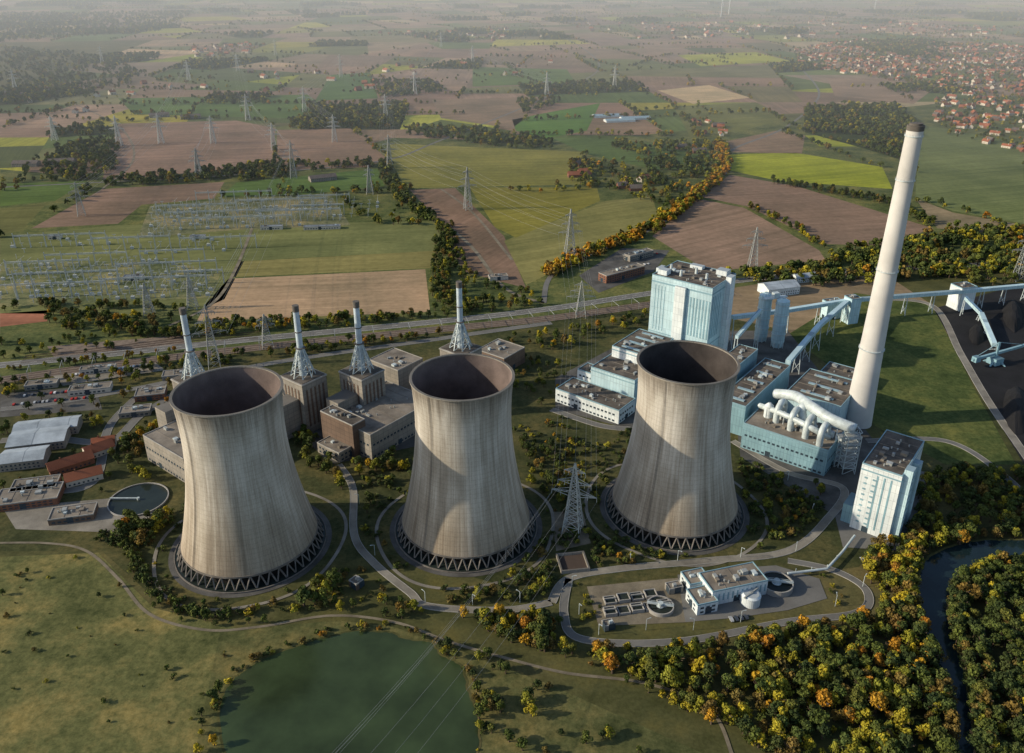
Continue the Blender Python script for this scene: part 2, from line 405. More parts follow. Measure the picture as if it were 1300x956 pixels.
yard([(1185,392),(1300,360),(1300,590),(1240,490)],3,.25)
yard([(700,650),(740,650),(750,690),(706,700)],2,.18)
yard([(1060,655),(1110,590),(1180,600),(1150,700),(1070,695)],5,.19)
obj('paved_yards',yd,YM)
def ribbon(name,px,w,m='road',kerb=True,dash=False,z=.3,raw=False):
    ln=smoothline(px if raw else gp(px),10)
    for a,b in zip(ln,ln[1:]):
        l=math.dist(a,b); n=int(l/3)+1
        if a[1]>1600: continue
        for i in range(n): blockpt(a[0]+(b[0]-a[0])*i/n,a[1]+(b[1]-a[1])*i/n,w/2+1)
    mb=MB(); strip(mb,ln,-w/2,w/2,z,0)
    e=empty(name,ln[0][0],ln[0][1]); obj('surface',mb,m,e)
    if kerb:
        k=MB(); strip(k,ln,w/2,w/2+.3,z+.12,0,z-.3); strip(k,ln,-w/2-.3,-w/2,z+.12,0,z-.3); obj('kerb',k,'kerb',e)
    if dash:
        k=MB()
        L2=[Vector(p) for p in ln]
        for i in range(len(L2)-1):
            d=L2[i+1]-L2[i]; l=d.length; d.normalize(); s=0
            while s+6<l:
                a=L2[i]+d*s; b=L2[i]+d*(s+6); strip(k,[tuple(a),tuple(b)],-.12,.12,z+.01); s+=18
        strip(k,ln,w/2-.6,w/2-.35,z+.012); strip(k,ln,-w/2+.35,-w/2+.6,z+.012)
        obj('lane_markings',k,'mark',e)
    return ln
ribbon('highway',[(-60,470),(120,452),(330,430),(560,408),(700,392),(830,372),(980,352),(1160,340),(1400,330)],12,dash=True,z=.34)
rl=ribbon('railway',[(-60,492),(120,466),(330,441),(560,418),(700,404),(830,386),(930,372)],15,'ballast',kerb=False,z=.31)
mb=MB()
for c in (-4.6,0,4.6):
    for o in (-.75,.75): strip(mb,rl,c+o-.12,c+o+.12,.5,0,.3)
rl2=smoothline(gp([(30,455),(110,447),(240,431),(330,424)]),8)
for c in (-10,-5,0,5):
    for o in (-.75,.75): strip(mb,rl2,c+o-.12,c+o+.12,.45,0,.2)
obj('rails',mb,'rail')
mb=MB()
for i in range(2,len(rl)-1,2):
    a=Vector(rl[i]); d=(Vector(rl[i+1])-a).normalized(); n_=Vector((-d.y,d.x))
    for s in (-1,1): p=a+n_*s*8.3; mb.beam((p.x,p.y,0),(p.x,p.y,8),.35)
    p,q=a+n_*8.3,a-n_*8.3; mb.beam((p.x,p.y,7.6),(q.x,q.y,7.6),.35)
obj('catenary_masts',mb,'steel')
ribbon('plant_road',[(0,560),(60,556),(140,560),(190,520),(300,470),(560,430),(700,410)],7)
ribbon('plant_road',[(430,590),(448,620),(450,680),(475,715),(520,752),(545,770),(640,775),(700,765)],4.5,'concrete')
ribbon('plant_road',[(700,765),(722,735),(790,722),(900,712),(1000,700),(1050,660),(1070,620),(1000,600),(930,560)],5,'concrete')
ribbon('plant_road',[(722,735),(716,780),(740,812),(860,815),(1000,790),(1090,778),(1100,750),(1060,725),(1000,712)],4.5,'road')
ribbon('plant_road',[(700,520),(760,540),(800,545)],6)
ribbon('plant_road',[(1100,560),(1200,560),(1270,600),(1330,660)],5)
ribbon('plant_road',[(1110,380),(1183,388),(1220,450),(1255,510),(1310,590)],6,'concrete')
ribbon('plant_road',[(0,520),(70,512),(190,490),(230,480)],6)
ribbon('plant_road',[(190,490),(140,540),(120,610),(60,625),(-30,630)],6)
ribbon('river_path',[(-20,690),(60,690),(110,700),(150,735),(190,780),(260,800),(330,796),(420,782),(500,790),(570,815),(650,838),(720,855),(820,868),(900,900),(930,960)],1.9,'path',kerb=False)
ribbon('farm_track',[(566,285),(600,315),(640,365),(690,385)],5,'path',kerb=False)
ribbon('farm_track',[(560,240),(600,270),(650,330)],4,'path',kerb=False)
ribbon('farm_track',[(320,290),(300,340),(270,385),(200,420)],4,'path',kerb=False)
ribbon('country_road',[(690,385),(700,350),(745,325),(825,292),(875,258),(925,215),(930,190),(1000,160),(1040,120),(1020,90)],6,kerb=False)
ribbon('country_road',[(-40,240),(120,232),(300,222),(480,205),(560,178),(700,120),(760,80),(700,40),(640,20)],6,kerb=False)
ribbon('farm_track',[(130,240),(170,200),(150,160),(90,130)],4,'path',kerb=False)
WATER=[]
def water(name,px,m,z=.25,bank=3):
    ln=smoothline(gp(px),8,True); WATER.append(ln)
    ln=[(p[0]+R.uniform(-.5,.5),p[1]+R.uniform(-.5,.5)) for p in ln]
    e=empty(name,sum(p[0] for p in ln)/len(ln),sum(p[1] for p in ln)/len(ln))
    mb=MB(); mb.poly(ln,z); obj('water_surface',mb,m,e)
    b=MB(); strip(b,ln+[ln[0]],-bank,bank,z-.03); obj('bank',b,'ground',e)
water('pond',[(292,868),(306,856),(326,842),(350,832),(395,815),(425,808),(450,802),(495,804),(512,812),(545,816),(560,832),(584,846),(594,880),(606,915),(600,970),(540,1040),(400,1050),(318,1020),(286,950),(280,900)],'pond',bank=1.2)
water('river',[(1162,765),(1170,724),(1188,704),(1235,688),(1300,686),(1380,678),(1380,712),(1300,714),(1250,720),(1216,738),(1202,770),(1208,800),(1222,850),(1238,975),(1218,975),(1202,880),(1176,806)],'river',bank=1.5)
# ---------------------------------------------------------------- cooling towers
def rr(z): return 29.8*math.sqrt(1+((86-z)/79)**2)
def cooling_tower(px,py,inner):
    x,y=G(px,py); e=empty('cooling_tower',x,y); n=144
    def rev(prof,name,m,nn=n):
        mb=MB(); vs=[];fs=[]
        for r,z in prof:
            for i in range(nn):
                a=2*math.pi*i/nn; vs.append((x+r*math.cos(a),y+r*math.sin(a),z))
        for k in range(len(prof)-1):
            for i in range(nn):
                j=(i+1)%nn; fs.append((k*nn+i,k*nn+j,(k+1)*nn+j,(k+1)*nn+i))
        mb.add(vs,fs); o=obj(name,mb,m,e,smooth=True); return o
    zs=[8+(111-8)*i/36 for i in range(37)]
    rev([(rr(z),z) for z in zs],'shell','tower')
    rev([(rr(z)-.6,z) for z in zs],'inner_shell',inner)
    mb=MB()
    def ring(r0,r1,z0,z1,m=0,nn=96):
        for i in range(nn):
            a=2*math.pi*i/nn;b=2*math.pi*(i+1)/nn
            vs=[(x+r*math.cos(t),y+r*math.sin(t),z) for t in (a,b) for r,z in ((r0,z0),(r1,z0),(r1,z1),(r0,z1))]
            mb.add(vs,[(0,1,5,4),(1,2,6,5),(2,3,7,6),(3,0,4,7)],m)
    ring(rr(111)-.9,rr(111)+.7,110.9,111.6); obj('rim',mb,'tanwall',e)
    mb=MB(); ring(rr(8)-.8,rr(8)+.35,7.3,8.5); ring(46.4,47,0,1.0)
    obj('lintel_and_basin_wall',mb,'strut',e)
    mb=MB(); k=46
    for i in range(k):
        a=2*math.pi*i/k; b=2*math.pi*(i+.5)/k; c=2*math.pi*(i-.5)/k
        g=lambda t,r,z:(x+r*math.cos(t),y+r*math.sin(t),z)
        mb.beam(g(a,45.2,0.2),g(b,rr(8)-.2,7.4),.7); mb.beam(g(a,45.2,0.2),g(c,rr(8)-.2,7.4),.7)
    obj('support_struts',mb,'strut',e)
    mb=MB(); mb.cyl(x,y,.3,.9,46,46,96); obj('basin_water',mb,'basin',e)
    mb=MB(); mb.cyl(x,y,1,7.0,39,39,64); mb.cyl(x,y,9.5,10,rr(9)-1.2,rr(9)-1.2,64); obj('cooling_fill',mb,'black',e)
    mb=MB()
    a=-2.2
    for s in np.linspace(8,110,40):
        s=float(s); q=s+2.6
        for t in (-.4,.4):
            r=rr(s)+.45; r2=rr(q)+.45
            mb.beam((x+r*math.cos(a)-t*math.sin(a),y+r*math.sin(a)+t*math.cos(a),s),(x+r2*math.cos(a)-t*math.sin(a),y+r2*math.sin(a)+t*math.cos(a),q),.14)
    obj('access_ladder',mb,'strut',e)
    mb=MB(); circ=[(x+48.7*math.cos(2*math.pi*i/80),y+48.7*math.sin(2*math.pi*i/80)) for i in range(81)]
    strip(mb,circ,-1.6,1.6,.26); obj('ring_ground',mb,'asphalt',e)
    mb=MB(); ph=R.uniform(0,6); rw=lambda i:59.5+1.6*math.sin(2*math.pi*i/80*2+ph)+1.0*math.sin(2*math.pi*i/80*5+ph)
    circ=[(x+rw(i)*math.cos(2*math.pi*i/80),y+rw(i)*math.sin(2*math.pi*i/80)) for i in range(81)]
    strip(mb,circ,-1.1,1.1,.36); obj('ring_path',mb,'concrete',e)
    return x,y
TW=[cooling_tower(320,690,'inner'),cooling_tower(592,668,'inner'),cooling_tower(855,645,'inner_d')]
# ---------------------------------------------------------------- tall chimney
x,y=G(1088,536); e=empty('tall_chimney',x,y); mb=MB()
prof=[(11.0,0),(10.2,20),(9.2,50),(8.2,90),(7.3,130),(6.6,170),(6.0,205),(5.7,224)]
for (r0,z0),(r1,z1) in zip(prof,prof[1:]): mb.cyl(x,y,z0,z1,r0,r1,48,0,False)
mb.cyl(x,y,224,236,5.7,5.6,48,0,False); obj('shaft',mb,'chim',e,smooth=True)
mb=MB(); mb.cyl(x,y,233,236.6,5.75,5.75,48); mb.cyl(x,y,236,238,4.4,4.4,32); obj('cap',mb,'chimd',e)
mb=MB()
for z,r in ((66,9.5),(130,7.9),(198,6.7),(229,6.2)):
    mb.cyl(x,y,z,z+.6,r,None,40)
    for i in range(20):
        a=2*math.pi*i/20; mb.beam((x+r*math.cos(a),y+r*math.sin(a),z+.6),(x+r*math.cos(a),y+r*math.sin(a),z+1.8),.12)
obj('platforms',mb,'steel_w',e)
# ---------------------------------------------------------------- buildings
KA=math.radians(52)
def building(name,F,Lp=None,Rp=None,h=20,ang=KA,a=None,b=None,wall='blue',roof='roof',winrows=0,units=6,stripes=0,z0=0,door=True,skyl=0,band=None):
    W=(math.cos(ang),math.sin(ang)); U=(math.sin(ang),-math.cos(ang))
    f=G(F[0],F[1],h)
    if Lp: l=G(Lp[0],Lp[1],h); a=abs((f[0]-l[0])*U[0]+(f[1]-l[1])*U[1])
    if Rp: r=G(Rp[0],Rp[1],h); b=abs((r[0]-f[0])*W[0]+(r[1]-f[1])*W[1])
    o=(f[0]-U[0]*a,f[1]-U[1]*a)
    cx,cy=o[0]+U[0]*a/2+W[0]*b/2,o[1]+U[1]*a/2+W[1]*b/2
    e=empty(name,cx,cy)
    for i in range(int(a/2.5)+2):
        for j in range(int(b/2.5)+2): blockpt(o[0]+U[0]*min(a,i*2.5)+W[0]*min(b,j*2.5),o[1]+U[1]*min(a,i*2.5)+W[1]*min(b,j*2.5),3)
    mb=MB(); mb.obox(o,U,W,a,b,z0,h-.9); obj('walls',mb,wall,e)
    mb=MB(); mb.obox((o[0]+.5*U[0]+.5*W[0],o[1]+.5*U[1]+.5*W[1]),U,W,a-1,b-1,h-.9,h-.5); obj('roof',mb,roof,e)
    mb=MB(); t=.5
    q=lambda s,k:(o[0]+U[0]*s+W[0]*k,o[1]+U[1]*s+W[1]*k)
    g=.04
    mb.obox(q(-g,-g),U,W,a+2*g,t,h-.9,h); mb.obox(q(-g,b-t+g),U,W,a+2*g,t,h-.9,h)
    mb.obox(q(-g,t-g),U,W,t,b-2*t+2*g,h-.9,h); mb.obox(q(a-t+g,t-g),U,W,t,b-2*t+2*g,h-.9,h)
    obj('parapet',mb,'trim' if wall in('blue','white','teal') else 'kerb',e)
    mb=MB()
    for i in range(units):
        s,k=R.uniform(3,max(3.1,a-6)),R.uniform(3,max(3.1,b-6)); dx,dy,dz=R.uniform(1.5,4),R.uniform(1.5,4),R.uniform(.5,1.8)
        mb.obox(q(s,k),U,W,min(dx,a-s-1),min(dy,b-k-1),h-.52,h+dz,R.choice([0,0,1,2]))
    if units:
        for i in range(units):
            s,k=R.uniform(3,max(3.1,a-4)),R.uniform(3,max(3.1,b-4)); p=q(s,k); mb.cyl(p[0],p[1],h-.5,h+R.uniform(.6,1.5),.5,.5,8,0)
        n=max(1,int(b/9))
        for i in range(1,n): mb.obox(q(1,b*i/n),U,W,a-2,.35,h-.5,h-.3,2)
        obj('rooftop_units',mb,['steel','steel_w','roof2'],e)
    if skyl:
        mb=MB(); st=b/skyl
        for i in range(skyl): mb.obox(q(a*.2,st*(i+.35)),U,W,a*.6,min(2.5,st*.4),h-.55,h+.4)
        obj('skylights',mb,'skyl',e)
    if winrows or door:
        mb=MB(); 
        if winrows:
            fh=(h-z0-2)/winrows
            for r_ in range(winrows):
                zz=z0+1.2+fh*r_; hh=min(1.6,fh*.45)
                for edge,ln in ((0,a),(1,b)):
                    s=2
                    while s+2.2<ln-1:
                        if edge==0:
                            mb.obox(q(s,-.06),U,W,2.2,.1,zz,zz+hh)
                        else:
                            mb.obox(q(-.06,s),U,W,.1,2.2,zz,zz+hh); mb.obox(q(a-.04,s),U,W,.1,2.2,zz,zz+hh)
                        s+=3.6
        if door:
            mb.obox(q(a*.3,-.07),U,W,4,.1,z0,z0+4.5); mb.obox(q(a-.03,b*.4),U,W,.1,4,z0,z0+4.5)
        obj('windows_and_doors',mb,'glass',e)
    if stripes:
        mb=MB(); st=a/stripes
        for i in range(stripes): mb.obox(q(st*(i+.35),-.12),U,W,st*.28,.2,z0+3,h-3)
        n2=max(1,int(b/st)); s2=b/n2
        for i in range(n2): mb.obox(q(a-.08,s2*(i+.35)),U,W,.2,s2*.28,z0+3,h-3)
        obj('cladding_stripes',mb,'teal',e)
    if band:
        mb=MB()
        for z1,z2 in band:
            mb.obox(q(-.1,-.1),U,W,a+.2,.14,z1,z2); mb.obox(q(a-.04,.04),U,W,.14,b,z1,z2); mb.obox(q(-.1,.04),U,W,.14,b,z1,z2)
        obj('facade_bands',mb,'trim',e)
    return e,q,a,b
e,q,a,b=building('boiler_house',(905,366),(824,350),(934,347),85,wall='blue',units=12,band=[(78,79.5),(30,31)],door=False)
U=(math.sin(KA),-math.cos(KA)); W=(math.cos(KA),math.sin(KA))
mb=MB(); mb.obox(q(3,4),U,W,9,8,84,89); mb.obox(q(a-14,b-12),U,W,10,9,84,89); mb.obox(q(18,b-10),U,W,12,6,84,87.5); obj('roof_penthouses',mb,'white',e)
mb=MB(); mb.obox(q(-4,b*.3),U,W,4,10,0,86); mb.obox(q(a,b*.55),U,W,5,9,0,88); mb.obox(q(a*.42,-3),U,W,10,3,0,80); obj('stair_towers',mb,'white',e)
mb=MB()
for i in range(4): mb.obox(q(4+i*3.1,-.16),U,W,.6,.2,33,76); 
for i in range(7): mb.obox(q(a*.42+14+i*3,-.16),U,W,1.4,.2,36,72)
for i in range(5): mb.obox(q(a+.0,3+i*3.5),U,W,.2,1.2,36,76)
obj('louvre_panels',mb,'teal',e)
mb=MB()
for i,(s,k) in enumerate(((8,20),(22,12),(30,26),(44,18))):
    p=q(s,k); mb.cyl(p[0],p[1],84,90,1.4,1.1,14)
obj('roof_vents',mb,'steel_w',e)
building('turbine_hall',(822,452),(778,438),(858,430),36,wall='white',units=8,band=[(32,33)],skyl=4)
building('turbine_hall_annex',(806,483),(752,464),(835,455),26,wall='blue',units=8,band=[(22,23)])
building('switchgear_building',(786,521),(708,491),(806,505),13,wall='white',units=10,winrows=2)
building('workshop_building',(757,476),(735,467),(765,466),18,wall='white',units=4,winrows=3)
building('precipitator_hall',(947,516),(918,500),(1000,462),27,wall='teal',units=12,skyl=5,band=[(23,24)])
building('precipitator_annex',(930,470),(915,455),(970,445),34,wall='teal',units=8)
building('desulphurisation_hall',(1052,572),(957,524),(1078,548),22,wall='teal',roof='roof2',units=12,winrows=2,band=[(19,20)])
building('gypsum_store',(1068,516),(1000,495),(1096,486),26,wall='blue',units=10,skyl=3)
building('pump_house',(1083,482),(1042,470),(1096,470),12,wall='white',units=4,winrows=1)
e,q,a,b=building('coal_bunker_building',(1146,604),(1098,583),(1172,559),50,wall='white',units=9,stripes=0,band=[(45,46)])
mb=MB()
for i in range(3): mb.obox(q(a*.42+i*a*.17,-.14),U,W,1.1,.2,4,44)
for i in range(9): 
    for j in range(2): mb.obox(q(3+j*5,-.14),U,W,2,.2,6+i*4.2,7.2+i*4.2)
obj('window_strips',mb,'teal',e)
mb=MB(); mb.obox(q(a,3),U,W,5,7,0,53); mb.obox(q(a,14),U,W,3.5,8,0,40); mb.obox(q(a,25),U,W,5,6,0,47); obj('stair_towers',mb,'blue',e)
mb=MB()
for i in range(10): mb.obox(q(a+5.05,3.6),U,W,.12,5.6,3+i*4.8,4.2+i*4.8)
obj('stair_windows',mb,'teal',e)
mb=MB(); mb.obox(q(-7,3),U,W,7,16,0,14); obj('low_annex',mb,'teal',e)
# flue gas ducts
e=empty('flue_gas_duct',*G(1030,540))
def P3(u,v,z): x,y=G(u,v,z); return (x,y,z)
def sm3(pts,n=6):
    out=[]
    for i in range(len(pts)-1):
        p0,p1,p2,p3=(Vector(pts[max(i-1,0)]),Vector(pts[i]),Vector(pts[i+1]),Vector(pts[min(i+2,len(pts)-1)]))
        for j in range(n):
            t=j/n; out.append(.5*((2*p1)+(-p0+p2)*t+(2*p0-5*p1+4*p2-p3)*t*t+(-p0+3*p1-3*p2+p3)*t**3))
    out.append(Vector(pts[-1])); return out
mb=MB()
mb.tube(sm3([P3(985,500,30),P3(1010,503,36),P3(1030,516,38),P3(1055,532,38),P3(1086,545,36)]),4.0,18)
mb.tube(sm3([P3(1022,545,22),P3(1018,520,34),P3(1030,512,38)]),3.4,18)
mb.tube(sm3([P3(965,515,24),P3(985,522,30),P3(1010,533,31),P3(1035,546,30),P3(1052,556,22)]),2.2,14)
for u0,v0 in ((985,535),(1003,545),(1022,555),(1040,565)):
    x0,y0=G(u0,v0,22); 
    mb.tube(sm3([(x0,y0,21),(x0,y0,30),(x0+3*W[0],y0+3*W[1],34),(x0+9*W[0],y0+9*W[1],35),(x0+14*W[0],y0+14*W[1],31),(x0+15*W[0],y0+15*W[1],21)]),2.4,14)
obj('duct_pipes',mb,'steel_w',e,smooth=True)
mb=MB()
for u0,v0 in ((975,528),(992,523),(1012,532)):
    x0,y0=G(u0,v0,22); mb.cyl(x0,y0,21.5,31,3.4,3.4,20); mb.cyl(x0,y0,31,33.5,3.4,1,20)
for k in range(9):
    x0,y0=G(972+k*11,530+k*4,22); mb.beam((x0,y0,21.5),(x0,y0,29+k%3*2),.5); mb.box(x0+5,y0+5,21.5,24+k%2*2,3,4,KA)
obj('absorber_vessels',mb,'white',e)
def lattice_tower(name,u,v,w,h,step=5):
    x,y=G(u,v); e=empty(name,x,y); mb=MB(); c=[(x+i*w/2,y+j*w/2) for i,j in((-1,-1),(1,-1),(1,1),(-1,1))]
    z=0
    for p in c: mb.beam((*p,0),(*p,h),.5)
    while z<h-1:
        for i in range(4):
            p,q=c[i],c[(i+1)%4]; mb.beam((*p,z+step),(*q,z+step),.35); mb.beam((*p,z),(*q,z+step),.3)
        z+=step
    obj('frame',mb,'steel_w',e)
    mb=MB(); z=step
    while z<=h: mb.box(x,y,z-.15,z,w-.8,w-.8); z+=step
    obj('landings',mb,'steel',e)
lattice_tower('stair_tower',1074,598,9,32); lattice_tower('stair_tower',1062,590,6,26)
# silos
e=empty('storage_silos',*G(976,436)); mb=MB(); mt=MB()
for u,v,h in ((965,432,48),(986,440,48)):
    x,y=G(u,v); mb.cyl(x,y,6,h,6.2,6.2,32); mb.cyl(x,y,h,h+2.5,6.2,2,32); mb.cyl(x,y,0,6,4.5,6.2,24)
    for z in (14,24,34,44): mt.cyl(x,y,z,z+.5,6.7,6.7,32)
    for i in range(8):
        aa=math.pi*i/4; mt.beam((x+5.8*math.cos(aa),y+5.8*math.sin(aa),0),(x+5.8*math.cos(aa),y+5.8*math.sin(aa),7),.7)
obj('silo_shells',mb,'blue',e,smooth=False); 
x,y=G(976,437); mt.box(x,y,48.6,49.4,24,5,.3); mt.box(x,y,49.4,54,6,4.6,.3); obj('silo_steelwork',mt,'steel_w',e)
# conveyors
def conveyor(pts,w=4.5,hh=3.6):
    ps=[P3(*p) for p in pts]; e=empty('coal_conveyor_bridge',ps[0][0],ps[0][1]); mb=MB();tr=MB()
    for p,q in zip(ps,ps[1:]):
        d=Vector(q)-Vector(p); l=d.length; n=Vector((-d.y,d.x,0)).normalized()*w/2
        vs=[]
        for s in (p,q):
            s=Vector(s)
            for sg,zz in ((1,0),(-1,0),(-1,hh),(1,hh)): vs.append(tuple(s+n*sg+Vector((0,0,zz))))
        mb.add(vs,[(0,1,5,4),(1,2,6,5),(2,3,7,6),(3,0,4,7),(0,3,2,1),(4,5,6,7)])
        k=max(1,int(l/28))
        for i in range(k+1):
            c=Vector(p)+d*(i/k)
            if c.z>3:
                for sg in (-1,1): tr.beam(tuple(c+n*sg*1.4-Vector((0,0,c.z))),tuple(c+n*sg*.8),.6)
                tr.beam(tuple(c+n*1.1-Vector((0,0,c.z*.5))),tuple(c-n*1.3-Vector((0,0,c.z*.9))),.35); tr.beam(tuple(c-n*1.1-Vector((0,0,c.z*.5))),tuple(c+n*1.3-Vector((0,0,c.z*.9))),.35)
    obj('gallery',mb,'blue',e); obj('trestles',tr,'steel_w',e)
conveyor([(930,405,30),(1000,396,22),(1080,383,20),(1220,372,20),(1330,362,16)])
conveyor([(1000,462,22),(1040,415,24),(1075,385,22)])
conveyor([(1225,380,18),(1245,400,6),(1262,440,4)])
conveyor([(935,430,40),(965,396,50)],3,3)
building('transfer_tower',(1082,380),None,None,28,ang=.3,a=12,b=12,wall='blue',units=2,door=False)
building('transfer_tower',(1222,366),None,None,26,ang=.3,a=16,b=20,wall='white',units=2,door=False)
building('transfer_tower',(1052,384),None,None,20,ang=.3,a=10,b=18,wall='blue',units=2)
# coal stacker
x,y=G(1262,462); e=empty('coal_stacker',x,y); mb=MB()
mb.box(x,y,.6,7,10,10,.4); mb.beam((x-26,y-8,8),(x+34,y+14,13),2.2); mb.beam((x,y,7),(x,y,22),1.6)
mb.beam((x,y,22),(x-24,y-7,9.5),.4); mb.beam((x,y,22),(x+30,y+12.5,14),.4); mb.box(x-22,y-7,6,11,6,5,.4)
for s in (-1,1): mb.beam((x+s*7,y-6,0),(x+s*4,y-4,3),1.2); mb.beam((x+s*7,y+6,0),(x+s*4,y+4,3),1.2)
obj('boom_and_mast',mb,'teal',e)
mb=MB()
for u,v,l,w,h in ((1285,400,90,26,9),(1290,520,80,28,9),(1240,425,50,20,6)):
    x,y=G(u,v); n=24
    vs=[];fs=[]
    for r_,z in ((1,.3),(.62,.65),(.25,1.0)):
        for i in range(n):
            a=2*math.pi*i/n; k=1+R.uniform(-.06,.06); vs.append((x+l/2*r_*k*math.cos(a)*.5+w*r_*k*math.sin(a)*.4,y+l*r_*k*math.cos(a)*.5,h*(z if z>.3 else 0.02)+.3))
    for k in range(2):
        for i in range(n): j=(i+1)%n; fs.append((k*n+i,k*n+j,(k+1)*n+j,(k+1)*n+i))
    fs.append(tuple(range(2*n,3*n))); mb.add(vs,fs)
obj('coal_heaps',mb,'coal')
def gable(name,F,h,ang,a,b,wall,roof,ridge=3,win=True,z=0,pts=None,chim=False):
    W=(math.cos(ang),math.sin(ang)); U=(math.sin(ang),-math.cos(ang)); f=pts if pts else G(F[0],F[1],0)
    o=(f[0]-U[0]*a,f[1]-U[1]*a); q=lambda s,k,z:(o[0]+U[0]*s+W[0]*k,o[1]+U[1]*s+W[1]*k,z)
    for i in range(int(a/2.5)+2):
        for j in range(int(b/2.5)+2): p=q(min(a,i*2.5),min(b,j*2.5),0); blockpt(p[0],p[1],3)
    e=empty(name,o[0]+U[0]*a/2+W[0]*b/2,o[1]+U[1]*a/2+W[1]*b/2)
    mb=MB(); mb.add([q(0,0,0),q(a,0,0),q(a,b,0),q(0,b,0),q(0,0,h),q(a,0,h),q(a,b,h),q(0,b,h),q(a/2,0,h+ridge-.1),q(a/2,b,h+ridge-.1)],[(0,1,5,8,4),(1,2,6,5),(2,3,7,9,6),(3,0,4,7)]); obj('walls',mb,wall,e)
    mb=MB(); k=.5;dz=k*ridge/(a/2)
    for sg in (0,1):
        s0=-k if sg==0 else a+k
        mb.add([q(s0,-k,h-dz),q(s0,b+k,h-dz),q(a/2,b+k,h+ridge),q(a/2,-k,h+ridge),q(s0,-k,h-dz+.25),q(s0,b+k,h-dz+.25),q(a/2,b+k,h+ridge+.25),q(a/2,-k,h+ridge+.25)],[(0,1,2,3),(4,7,6,5),(0,4,5,1),(0,3,7,4),(1,5,6,2)])
    obj('roof',mb,roof,e)
    if win:
        mb=MB(); s=1.5
        while s<b-2:
            for zz in ([1.0,3.8] if h>5 else [1.0]):
                mb.add([q(a+.05,s,zz),q(a+.05,s+1.3,zz),q(a+.05,s+1.3,zz+1.3),q(a+.05,s,zz+1.3)],[(0,1,2,3)])
                mb.add([q(-.05,s,zz),q(-.05,s+1.3,zz),q(-.05,s+1.3,zz+1.3),q(-.05,s,zz+1.3)],[(0,1,2,3)])
            s+=3
        mb.add([q(a*.4,-.05,0),q(a*.4+1.2,-.05,0),q(a*.4+1.2,-.05,2.2),q(a*.4,-.05,2.2)],[(0,1,2,3)])
        obj('windows_and_door',mb,'glass',e)
    if chim:
        mb=MB(); p=q(a*.5,b*.3,0); mb.box(p[0],p[1],h+ridge-1,h+ridge+1.4,.9,.9,ang); obj('chimney',mb,'brick',e)
    return e
gable('warehouse',(975,378),9,.3,22,40,'white','metalroof',4)
gable('warehouse',(1012,360),6,.3,14,30,'white','metalroof',3)
def gas_unit(c,top):
    x,y=G(c[0],c[1],44); e=empty('gas_boiler_house',x,y); blockpt(x,y,20)
    mb=MB(); mb.box(x,y,0,43,24,26,KA,0); mb.box(x-22.2*math.cos(KA),y-22.2*math.sin(KA),0,30,20,14,KA,0); obj('walls',mb,'tanwall',e)
    mb=MB(); mb.box(x,y,43,44,25,27,KA); obj('roof_edge',mb,'kerb',e)
    mb=MB(); mb.box(x,y,44,44.4,23,25,KA); obj('roof',mb,'roof',e)
    mb=MB()
    for i in range(5):
        for s in (-1,1): mb.box(x+s*12.1*math.cos(KA)+(-8+i*4)*-math.sin(KA),y+s*12.1*math.sin(KA)+(-8+i*4)*math.cos(KA),6,38,.3,1.6,KA)
        for s in (-1,1): mb.box(x+(-8+i*4)*math.cos(KA)-s*13.1*math.sin(KA),y+(-8+i*4)*math.sin(KA)+s*13.1*math.cos(KA),6,38,1.6,.3,KA)
    obj('louvres',mb,'brown',e)
    mb=MB(); z0,z1=44.4,66; n=8
    def ringp(z,t): 
        r=9.5*(1-t)+2.8*t; return [(x+r*math.cos(2*math.pi*i/n+.2),y+r*math.sin(2*math.pi*i/n+.2),z) for i in range(n)]
    lv=[ringp(z0+(z1-z0)*t,t) for t in (0,.25,.5,.75,1)]
    for a_,b_ in zip(lv,lv[1:]):
        for i in range(n):
            mb.beam(a_[i],b_[i],.75); mb.beam(a_[i],b_[(i+1)%n],.4); mb.beam(b_[i],b_[(i+1)%n],.45)
    obj('stack_support_frame',mb,'steel_w',e)
    mb=MB(); mb.cyl(x,y,44,68,3.0,2.8,24); mb.cyl(x,y,68,top-5,2.4,2.3,24); obj('stack',mb,'stackw',e,smooth=False)
    mb=MB(); mb.cyl(x,y,top-5,top,2.5,2.5,24); mb.cyl(x,y,top-22,top-21.4,3.0,3.0,20); mb.cyl(x,y,67.6,68.2,4.0,4.0,20); obj('stack_cap',mb,'chimd',e)
for c in ((247,480),(385,476),(459,470),(585,441)): gas_unit(c,103)
building('gas_turbine_hall',(470,552),(405,526),(548,506),22,wall='tanwall',roof='roof2',units=14,winrows=2)
building('gas_turbine_hall',(447,540),(405,522),(420,512),28,wall='brown',units=4)
building('gas_turbine_hall',(232,582),(190,548),(300,530),22,wall='tanwall',roof='roof2',units=14,winrows=2)
building('transformer_building',(505,470),(470,455),(530,452),30,wall='tanwall',roof='roof2',units=6)
building('transformer_building',(640,455),(612,440),(665,440),16,wall='brown',roof='roof2',units=6)
building('control_building',(430,575),(405,560),(470,560),9,wall='tanwall',roof='roof2',units=5,winrows=2)
building('pump_house',(452,742),(440,738),(464,737),5,wall='brown',roof='roof2',units=2)
